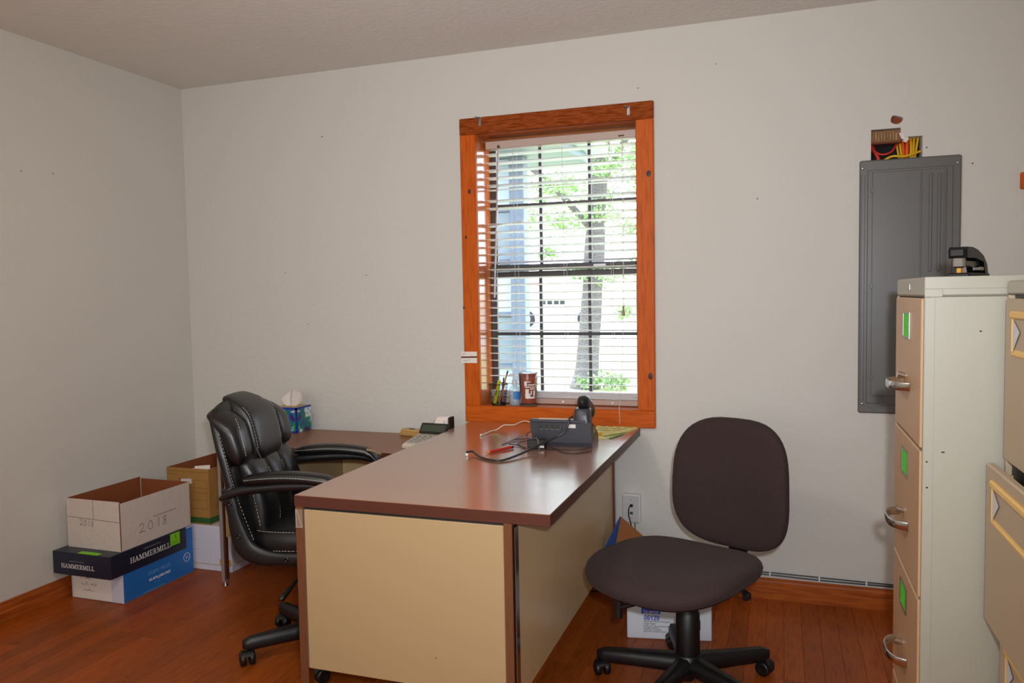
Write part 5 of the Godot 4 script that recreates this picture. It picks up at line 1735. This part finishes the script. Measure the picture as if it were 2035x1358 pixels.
	box_part(Vector3(0, 0.0185, 0), Vector3(0.070, 0.036, 0.034), M.black, "block", ad, 0.003)
	box_part(Vector3(0.022, 0.010, 0.0172), Vector3(0.016, 0.008, 0.0006), M.white, "label", ad, 0.0)
	# --- red pen
	var pn := thing("ballpoint_pen", "red ballpoint pen lying on the desk left of the phone cords", "pen", Vector3(2.030, D + 0.0062, 0.708), atan2(0.147, 0.076))
	var pb := begin()
	var lay := Transform3D(Basis(Vector3.BACK, -PI / 2), Vector3.ZERO)
	lathe(pb, [[0.0048, -0.054], [0.0056, -0.045], [0.0056, 0.052], [0.0048, 0.058]], 14, lay)
	part(pb, M.red, "barrel", pn)
	var pt := begin()
	lathe(pt, [[0.0048, -0.054], [0.0018, -0.076], [0.0005, -0.079]], 12, lay)
	part(pt, mat(Color(0.80, 0.50, 0.30), 0.4), "tip", pn)
	box_part(Vector3(0.035, 0.0068, 0), Vector3(0.040, 0.002, 0.005), mat(Color(0.85, 0.60, 0.50), 0.3), "clip", pn, 0.0008)
	var pk := begin()
	lathe(pk, [[0.0042, 0.058], [0.0055, 0.064], [0.0040, 0.070], [0.0005, 0.071]], 12, lay)
	part(pk, mat(Color(0.30, 0.06, 0.05), 0.4), "push_button", pn)
	# --- yellow note pages at the far right corner of the desk
	var yo := Vector3(2.345, D, 0.20)
	var y := thing("note_pad", "yellow handwritten note pages at the far right corner of the desk", "note pad", yo)
	var sh := begin()
	sh.set_smooth_group(-1)
	var cor := [Vector3(2.275, 0.006, 0.36), Vector3(2.372, 0.006, 0.352), Vector3(2.443, 0.004, 0.085), Vector3(2.262, 0.003, 0.080)]
	for k in 4:
		cor[k] = cor[k] - Vector3(yo.x, 0, yo.z)
	quad(sh, cor[0], cor[1], cor[2], cor[3])
	quad(sh, cor[3] * Vector3(1, 0, 1), cor[2] * Vector3(1, 0, 1), cor[1] * Vector3(1, 0, 1), cor[0] * Vector3(1, 0, 1))
	for k in 4:
		var a: Vector3 = cor[k]
		var b: Vector3 = cor[(k + 1) % 4]
		quad(sh, a * Vector3(1, 0, 1), b * Vector3(1, 0, 1), b, a)
	part(sh, M.yellow_paper, "top_page", y)
	var gr := begin()
	gr.set_smooth_group(-1)
	quad(gr, cor[1] + Vector3(-0.03, 0.001, 0.004), cor[1] + Vector3(0.012, -0.004, 0.012), cor[2] + Vector3(-0.02, 0.0, 0.12), cor[1] + Vector3(0.004, 0.005, -0.03))
	part(gr, mat(Color(0.55, 0.68, 0.40), 0.9), "green_page", y)
	var og := begin()
	og.set_smooth_group(-1)
	quad(og, cor[0] + Vector3(0.014, 0.001, 0.004), cor[0] + Vector3(0.068, 0.001, -0.002), cor[0] + Vector3(0.062, 0.014, -0.03), cor[0] + Vector3(0.030, 0.004, -0.034))
	part(og, mat(Color(0.88, 0.62, 0.10), 0.8), "sticky_note", y)
	var wr := begin()
	for k in 3:
		strokes(wr, squiggle(26 - k * 4, 0.010, 30 + k), Transform3D(Basis(Vector3.RIGHT, -PI / 2), Vector3(-0.062, 0.0056, -0.085 + k * 0.045)), 0.0007)
	part(wr, M.ink, "handwriting", y)
	# --- tissue box on the return
	var R := 0.66
	var to := Vector3(0.743, R, 0.162)
	var t := thing("tissue_box", "cube tissue box with a colourful paint-splash print on the return by the wall", "tissue box", to)
	var tb := begin()
	box(tb, Vector3(0, 0.0615, 0), Vector3(0.128, 0.123, 0.122), 0.001)
	var ti := splash_image()
	var tm := mat(Color.WHITE, 0.4)
	tm.albedo_texture = ImageTexture.create_from_image(ti)
	tm.uv1_scale = Vector3(5.3, 5.3, 1)
	part(tb, tm, "carton", t)
	var eb := mat(Color(0.05, 0.18, 0.62), 0.4)
	for q in [[-0.064, 0.064, 0.113, 0.1235, 0.0605, 0.0618], [-0.064, 0.064, 0.0, 0.008, 0.0605, 0.0618], [0.056, 0.0648, 0.0, 0.1235, 0.0605, 0.0618], [-0.0648, -0.058, 0.0, 0.1235, 0.0605, 0.0618], [0.0635, 0.0648, 0.115, 0.1235, -0.061, 0.0618], [0.0635, 0.0648, 0.0, 0.1235, 0.054, 0.0618]]:
		span(q[0], q[1], q[2], q[3], q[4], q[5], eb, "blue_border", t, 0.0)
	span(-0.058, 0.058, 0.1228, 0.1236, -0.056, 0.058, mat(Color(0.72, 0.62, 0.38), 0.6), "top_face", t, 0.0)
	var tis := begin()
	tis.set_smooth_group(0)
	var grid := []
	for a in 17:
		var u := -1.0 + a / 8.0
		var colm := []
		for b in 9:
			var v := b / 8.0
			var peak := 0.078 + 0.010 * sin(u * 3.0 + 1.4) - 0.034 * u * u
			colm.append(Vector3(-0.006 + u * (0.022 + 0.050 * pow(v, 0.8)) + 0.012 * v, 0.121 + v * peak, 0.009 * sin(u * 6.0 + 1.0) * (0.5 + v) + 0.014 * v * v * sin(u * 2.0)))
		grid.append(colm)
	for a in 16:
		for b in 8:
			quad(tis, grid[a][b], grid[a + 1][b], grid[a + 1][b + 1], grid[a][b + 1])
	var tsm := mat(Color(0.86, 0.82, 0.80), 0.95)
	tsm.backlight_enabled = true
	tsm.backlight = Color(0.5, 0.5, 0.5)
	var tmi := part(tis, tsm, "tissue", t)
	tmi.set_meta("label", "white tissue pulled up from the box")
	# --- adding machine with paper roll, and the tan punch behind it
	var ao := Vector3(1.572, R, 0.28)
	var ma := thing("adding_machine", "white printing calculator with tilted grey display and paper roll on the return", "calculator", ao, deg_to_rad(-5))
	var mb := begin()
	var mr := []
	for xx in [-0.075, 0.070]:
		var ring := PackedVector3Array()
		for q in [[0.165, 0.0], [0.168, 0.010], [0.155, 0.018], [0.05, 0.034], [-0.04, 0.046], [-0.12, 0.050], [-0.125, 0.0]]:
			ring.append(Vector3(xx, q[1], q[0]))
		mr.append(ring)
	loft_flat(mb, mr)
	part(mb, mat(Color(0.80, 0.76, 0.68), 0.5), "body", ma)
	for a in 5:
		for q in 4:
			box_part(Vector3(-0.057 + a * 0.0275, 0.0235 + q * 0.004, 0.135 - q * 0.024), Vector3(0.020, 0.009, 0.016), mat(Color(0.62, 0.60, 0.56), 0.5), "key", ma, 0.002)
	var sc := begin()
	box(sc, Vector3(0, 0, 0), Vector3(0.138, 0.052, 0.014), 0.003, 0, Transform3D(Basis.from_euler(Vector3(-0.7, 0, 0)), Vector3(-0.002, 0.062, 0.012)))
	part(sc, mat(Color(0.14, 0.14, 0.13), 0.4), "display_hood", ma)
	var lc := begin()
	box(lc, Vector3(0, -0.002, 0.0075), Vector3(0.118, 0.034, 0.001), 0.0, 0, Transform3D(Basis.from_euler(Vector3(-0.7, 0, 0)), Vector3(-0.002, 0.062, 0.012)))
	part(lc, mat(Color(0.26, 0.29, 0.24), 0.25), "display", ma)
	var rl := begin()
	lathe(rl, [[0.008, -0.0285], [0.0345, -0.0285], [0.035, -0.027], [0.035, 0.027], [0.0345, 0.0285], [0.008, 0.0285]], 30, Transform3D(Basis(Vector3.BACK, PI / 2), Vector3(0.0, 0.072, -0.075)))
	part(rl, M.paper, "paper_roll", ma)
	var rc := begin()
	lathe(rc, [[0.0085, -0.031], [0.0085, 0.031]], 14, Transform3D(Basis(Vector3.BACK, PI / 2), Vector3(0.0, 0.072, -0.075)))
	part(rc, M.black, "roll_core", ma)
	span(0.030, 0.038, 0.048, 0.104, -0.105, -0.055, mat(Color(0.09, 0.05, 0.05), 0.5), "roll_holder", ma, 0.004)
	var st := begin()
	tube(st, smooth_path([Vector3(-0.002, 0.050, -0.030), Vector3(-0.002, 0.062, -0.018), Vector3(-0.002, 0.085, -0.030), Vector3(-0.002, 0.092, -0.045)], 5), 0.027, 8, 0.04)
	part(st, M.paper, "paper_strip", ma)
	var hp := thing("hole_punch", "tan slab-shaped desk punch lying against the wall behind the calculator", "hole punch", Vector3(1.412, R, 0.163), deg_to_rad(-14))
	box_part(Vector3(0, 0.0105, 0), Vector3(0.155, 0.021, 0.05), mat(Color(0.70, 0.55, 0.30), 0.5), "base", hp, 0.005)
	box_part(Vector3(0.0, 0.0255, 0), Vector3(0.145, 0.012, 0.044), mat(Color(0.74, 0.60, 0.36), 0.5), "lever", hp, 0.004)
	box_part(Vector3(-0.02, 0.032, 0), Vector3(0.03, 0.003, 0.012), M.black, "slot", hp, 0.001)

func splash_image() -> Image:
	var im := Image.create(256, 256, false, Image.FORMAT_RGB8)
	var n1 := FastNoiseLite.new()
	n1.seed = 9
	n1.frequency = 0.0065
	n1.domain_warp_enabled = true
	n1.domain_warp_amplitude = 30.0
	n1.domain_warp_frequency = 0.012
	var n2 := FastNoiseLite.new()
	n2.seed = 15
	n2.frequency = 0.011
	n2.domain_warp_enabled = true
	n2.domain_warp_amplitude = 25.0
	n2.domain_warp_frequency = 0.012
	var pal := [Color(0.30, 0.06, 0.34), Color(0.08, 0.36, 0.62), Color(0.05, 0.42, 0.42), Color(0.10, 0.50, 0.14), Color(0.45, 0.68, 0.86), Color(0.86, 0.86, 0.84)]
	for y in 256:
		for x in 256:
			var a := n1.get_noise_2d(x, y) + 0.25 * n2.get_noise_2d(x * 2, y * 2)
			var i := clampi(int((a + 0.55) / 1.1 * 6.0), 0, 5)
			if n2.get_noise_2d(x, y) > 0.42:
				i = (i + 3) % 6
			im.set_pixel(x, y, pal[i])
	return im

# ------------------------------------------------------------------ things on the window sill
func build_sill_things():
	var S := 0.79
	# mesh pencil cup
	var po := Vector3(1.757, S, -0.036)
	var p := thing("pencil_cup", "black wire mesh pencil cup on the left end of the window sill", "pencil cup", po)
	var wr := begin()
	for k in 28:
		var a := TAU * k / 28
		for tw in [-1, 1]:
			var pts := []
			for q in 6:
				var u := q / 5.0
				var r := lerpf(0.033, 0.0445, u)
				var w: float = a + tw * u * 0.75
				pts.append(Vector3(r * cos(w), 0.002 + u * 0.098, r * sin(w)))
			tube(wr, pts, 0.0005, 4)
	part(wr, M.black, "wire_mesh", p)
	var rm := begin()
	var cr := []
	for j in 33:
		var a := TAU * j / 32
		cr.append(Vector3(0.0450 * cos(a), 0.100, 0.0450 * sin(a)))
	tube(rm, cr, 0.0022, 6)
	part(rm, M.black, "rim", p)
	var bt := begin()
	lathe(bt, [[0.033, 0.0], [0.0345, 0.003], [0.0352, 0.010], [0.0335, 0.010], [0.032, 0.004], [0.001, 0.003]], 28)
	part(bt, M.black, "bottom_cup", p)
	var hl := thing("highlighter", "yellow highlighter pen standing in the wire mesh pencil cup", "highlighter", po + Vector3(-0.012, 0.006, 0.012))
	var hb := begin()
	tube(hb, [Vector3(-0.004, 0, 0.0), Vector3(0.006, 0.040, 0.003), Vector3(0.024, 0.112, 0.008)], 0.0085, 14)
	part(hb, mat(Color(0.72, 0.74, 0.03), 0.35), "barrel", hl)
	var hc := begin()
	tube(hc, [Vector3(0.0062, 0.041, 0.0116), Vector3(0.0125, 0.066, 0.0134)], 0.002, 6)
	part(hc, M.ink, "printed_word", hl)
	var pc := thing("pencil", "orange pencil with dark tip leaning in the wire mesh pencil cup", "pencil", po + Vector3(0.006, 0.005, 0.008))
	var pb := begin()
	tube(pb, [Vector3(0.0, 0, 0.006), Vector3(0.038, 0.139, -0.004)], 0.0037, 6)
	part(pb, mat(Color(0.72, 0.32, 0.14), 0.4), "shaft", pc)
	var pe := begin()
	tube(pe, [Vector3(0.038, 0.139, -0.004), Vector3(0.0415, 0.152, -0.005), Vector3(0.0432, 0.159, -0.0055)], [0.0039, 0.0039, 0.003], 8)
	part(pe, mat(Color(0.16, 0.10, 0.10), 0.5), "ferrule", pc)
	var p2 := thing("pencil", "short dark blue pencil standing upright in the wire mesh pencil cup", "pencil", po + Vector3(0.012, 0.005, -0.008))
	var p2b := begin()
	tube(p2b, [Vector3(-0.006, 0, 0), Vector3(0.014, 0.118, 0.004)], 0.0036, 6)
	part(p2b, mat(Color(0.12, 0.15, 0.24), 0.4), "shaft", p2)
	var p2e := begin()
	tube(p2e, [Vector3(0.014, 0.118, 0.004), Vector3(0.0152, 0.1255, 0.0043)], [0.0039, 0.0034], 8)
	part(p2e, M.black, "cap", p2)
	# hand sanitizer bottle
	var s := thing("pump_bottle", "clear plastic pump bottle of gel between pencil cup and pint glass", "bottle", Vector3(1.836, S, -0.045))
	var sb := begin()
	lathe(sb, [[0.024, 0.0], [0.0275, 0.003], [0.0275, 0.078], [0.025, 0.086], [0.013, 0.094], [0.011, 0.098]], 28)
	var cm := mat(Color(0.80, 0.90, 0.94, 0.25), 0.08)
	cm.transparency = BaseMaterial3D.TRANSPARENCY_ALPHA
	part(sb, cm, "bottle", s)
	var sg := begin()
	lathe(sg, [[0.023, 0.002], [0.0262, 0.004], [0.0262, 0.050], [0.001, 0.050]], 24)
	var gm := mat(Color(0.72, 0.80, 0.84, 0.45), 0.15)
	gm.transparency = BaseMaterial3D.TRANSPARENCY_ALPHA
	part(sg, gm, "gel", s)
	var lb := begin()
	var lr := []
	for yy in [0.030, 0.066]:
		var ring := PackedVector3Array()
		for j in 9:
			var a := deg_to_rad(20.0 + j * 8.0)
			ring.append(Vector3(0.0278 * cos(a), yy, 0.0278 * sin(a)))
		for j in 9:
			var a := deg_to_rad(20.0 + (8 - j) * 8.0)
			ring.append(Vector3(0.0284 * cos(a), yy, 0.0284 * sin(a)))
		lr.append(ring)
	loft(lb, lr)
	part(lb, mat(Color(0.22, 0.48, 0.76), 0.5), "blue_label", s)
	var pm := begin()
	lathe(pm, [[0.0125, 0.097], [0.0135, 0.099], [0.0130, 0.118], [0.006, 0.122], [0.004, 0.124], [0.004, 0.142]], 18)
	part(pm, mat(Color(0.80, 0.82, 0.82), 0.3), "pump_collar", s)
	var nz := begin()
	tube(nz, smooth_path([Vector3(0.006, 0.143, 0), Vector3(-0.004, 0.146, 0), Vector3(-0.020, 0.144, 0.004), Vector3(-0.028, 0.139, 0.006)], 5), 0.0042, 8)
	part(nz, mat(Color(0.84, 0.84, 0.83), 0.3), "pump_nozzle", s)
	# pint glass with an orange wrap
	var g := thing("pint_glass", "clear pint glass with orange and white printed design on the window sill", "glass", Vector3(1.906, S, -0.038))
	var gl := begin()
	lathe(gl, [[0.001, 0.0], [0.036, 0.0], [0.0385, 0.003], [0.0455, 0.153], [0.0445, 0.1555], [0.0432, 0.153], [0.0368, 0.016], [0.034, 0.012], [0.001, 0.011]], 40, Transform3D.IDENTITY, false)
	part(gl, M.clear, "glass", g)
	var ow := begin()
	lathe(ow, [[0.0340, 0.013], [0.0360, 0.0165], [0.0418, 0.138], [0.0408, 0.138], [0.035, 0.0175], [0.001, 0.0145]], 40, Transform3D.IDENTITY, false)
	part(ow, mat(Color(0.72, 0.28, 0.08), 0.4), "orange_band", g)
	var pr := begin()
	var curve := func(yc: float, w0: float, w1: float, h: float):
		var rr := []
		for yy in [yc - h / 2, yc + h / 2]:
			var r: float = 0.0388 + (yy / 0.153) * 0.0068
			var ring := PackedVector3Array()
			for j in 9:
				var a := deg_to_rad(lerpf(w0, w1, j / 8.0))
				ring.append(Vector3((r + 0.0002) * cos(a), yy, (r + 0.0002) * sin(a)))
			for j in 9:
				var a := deg_to_rad(lerpf(w1, w0, j / 8.0))
				ring.append(Vector3((r + 0.0008) * cos(a), yy, (r + 0.0008) * sin(a)))
			rr.append(ring)
		loft(pr, rr)
	for q in [[0.108, 82, 98, 0.022], [0.116, 58, 98, 0.004], [0.102, 30, 74, 0.005], [0.092, 28, 96, 0.004], [0.083, 30, 62, 0.005], [0.070, 70, 92, 0.024], [0.052, 60, 94, 0.020], [0.062, 28, 40, 0.026], [0.042, 26, 92, 0.008], [0.066, 50, 58, 0.018]]:
		curve.call(q[0], q[1], q[2], q[3])
	part(pr, M.print_white, "white_print", g)
	# price tag stuck on the left casing
	var st := thing("sticker_card", "small white label card with a dark red stripe taped to the left window casing", "sticker", Vector3(1.6325, 1.020, 0.0205))
	box_part(Vector3(0, 0, 0), Vector3(0.080, 0.054, 0.0012), M.paper, "card", st, 0.0)
	var sr := box_part(Vector3(0.0005, 0.001, 0.0008), Vector3(0.082, 0.007, 0.0006), mat(Color(0.36, 0.03, 0.08), 0.5), "red_stripe", st, 0.0)
	sr.rotation.z = 0.02
	for q in [[-0.024, 0.017, 0.020], [-0.028, 0.012, 0.010], [-0.014, -0.013, 0.034], [-0.020, -0.018, 0.022], [0.014, 0.010, 0.008]]:
		box_part(Vector3(q[0], q[1], 0.0008), Vector3(q[2], 0.0014, 0.0006), M.faint_ink, "fine_print", st, 0.0)

# ------------------------------------------------------------------ things on the walls and floor edge
func build_wall_things():
	var o := thing("wall_outlet", "white surface-mounted outlet box with black cables on the wall right of the desk", "outlet", Vector3(2.400, 0.3535, 0.0))
	box_part(Vector3(0, 0, 0.020), Vector3(0.078, 0.126, 0.040), M.white_paint, "box", o, 0.004)
	box_part(Vector3(-0.001, 0, 0.0415), Vector3(0.072, 0.118, 0.004), mat(Color(0.76, 0.75, 0.74), 0.35), "cover_plate", o, 0.0015)
	for y in [0.016, -0.018]:
		box_part(Vector3(0.002, y, 0.0438), Vector3(0.014, 0.012, 0.002), mat(Color(0.30, 0.29, 0.30), 0.4), "socket", o, 0.001)
	for y in [0.040, -0.040]:
		var st := begin()
		lathe(st, [[0.0028, 0.0], [0.0022, 0.001], [0.0003, 0.0012]], 10, Transform3D(Basis(Vector3.RIGHT, PI / 2), Vector3(0.002, y, 0.0435)))
		part(st, M.steel, "screw", o)
	box_part(Vector3(0.003, 0.017, 0.050), Vector3(0.013, 0.011, 0.013), M.black, "plug", o, 0.002)
	cable("network_cable", "black cable plugged into the white wall outlet and hanging behind the carton", M.black, 0.0024, [Vector3(2.404, 0.371, 0.056), Vector3(2.396, 0.366, 0.066), Vector3(2.394, 0.33, 0.064), Vector3(2.400, 0.28, 0.040), Vector3(2.410, 0.20, 0.030), Vector3(2.414, 0.105, 0.024)])
	cable("network_cable", "thin black cable dropping from the underside of the white wall outlet", M.black, 0.0018, [Vector3(2.412, 0.291, 0.020), Vector3(2.416, 0.24, 0.020), Vector3(2.424, 0.16, 0.024), Vector3(2.428, 0.104, 0.022)])
	# cables tacked along the top of the baseboard
	cable("baseboard_cable", "black cable running along the wall just above the baseboard, upper one", M.cable, 0.0030, [Vector3(2.43, 0.112, 0.008), Vector3(2.7, 0.111, 0.006), Vector3(2.975, 0.112, 0.006), Vector3(3.2, 0.110, 0.006), Vector3(3.47, 0.108, 0.006), Vector3(3.9, 0.107, 0.006), Vector3(4.6, 0.107, 0.006)])
	cable("baseboard_cable", "black cable running along the wall just above the baseboard, lower one", M.cable, 0.0030, [Vector3(2.44, 0.098, 0.008), Vector3(2.7, 0.100, 0.006), Vector3(2.975, 0.102, 0.006), Vector3(3.2, 0.0985, 0.006), Vector3(3.47, 0.100, 0.006), Vector3(3.9, 0.099, 0.006), Vector3(4.6, 0.099, 0.006)])
	cable("baseboard_cable", "white cable lying between the two black ones above the baseboard", M.cable_white, 0.0026, [Vector3(2.45, 0.0935, 0.004), Vector3(2.7, 0.0935, 0.004), Vector3(3.0, 0.0930, 0.004), Vector3(3.47, 0.0925, 0.004), Vector3(3.9, 0.0925, 0.004), Vector3(4.6, 0.0925, 0.004)])
	for q in [[2.985, "leftmost tiny white cable clip above the baseboard, just right of the task chair seat"], [3.18, "tiny white cable clip above the baseboard, midway between task chair and filing cabinet"], [3.36, "tiny white cable clip above the baseboard nearest the filing cabinet"]]:
		var cl := box_part(Vector3.ZERO, Vector3(0.006, 0.022, 0.010), M.white_paint, "cable_clip", self, 0.001)
		cl.position = Vector3(q[0], 0.104, 0.0055)
		tag(cl, q[1], "clip", "cable clips above the baseboard")
	cable("floor_cable", "black cable lying on the floor under the right edge of the desk", M.cable, 0.0035, [Vector3(2.12, 0.0036, 0.30), Vector3(2.20, 0.0036, 0.25), Vector3(2.225, 0.0036, 0.17), Vector3(2.29, 0.0036, 0.13), Vector3(2.38, 0.0036, 0.16), Vector3(2.44, 0.0036, 0.10)])
	var wb := box_part(Vector3.ZERO, Vector3(0.05, 0.062, 0.018), M.casing, "wood_plaque", self, 0.003)
	wb.position = Vector3(3.902, 1.704, 0.009)
	tag(wb, "small orange-brown wooden piece on the wall at the far right edge", "wood block")
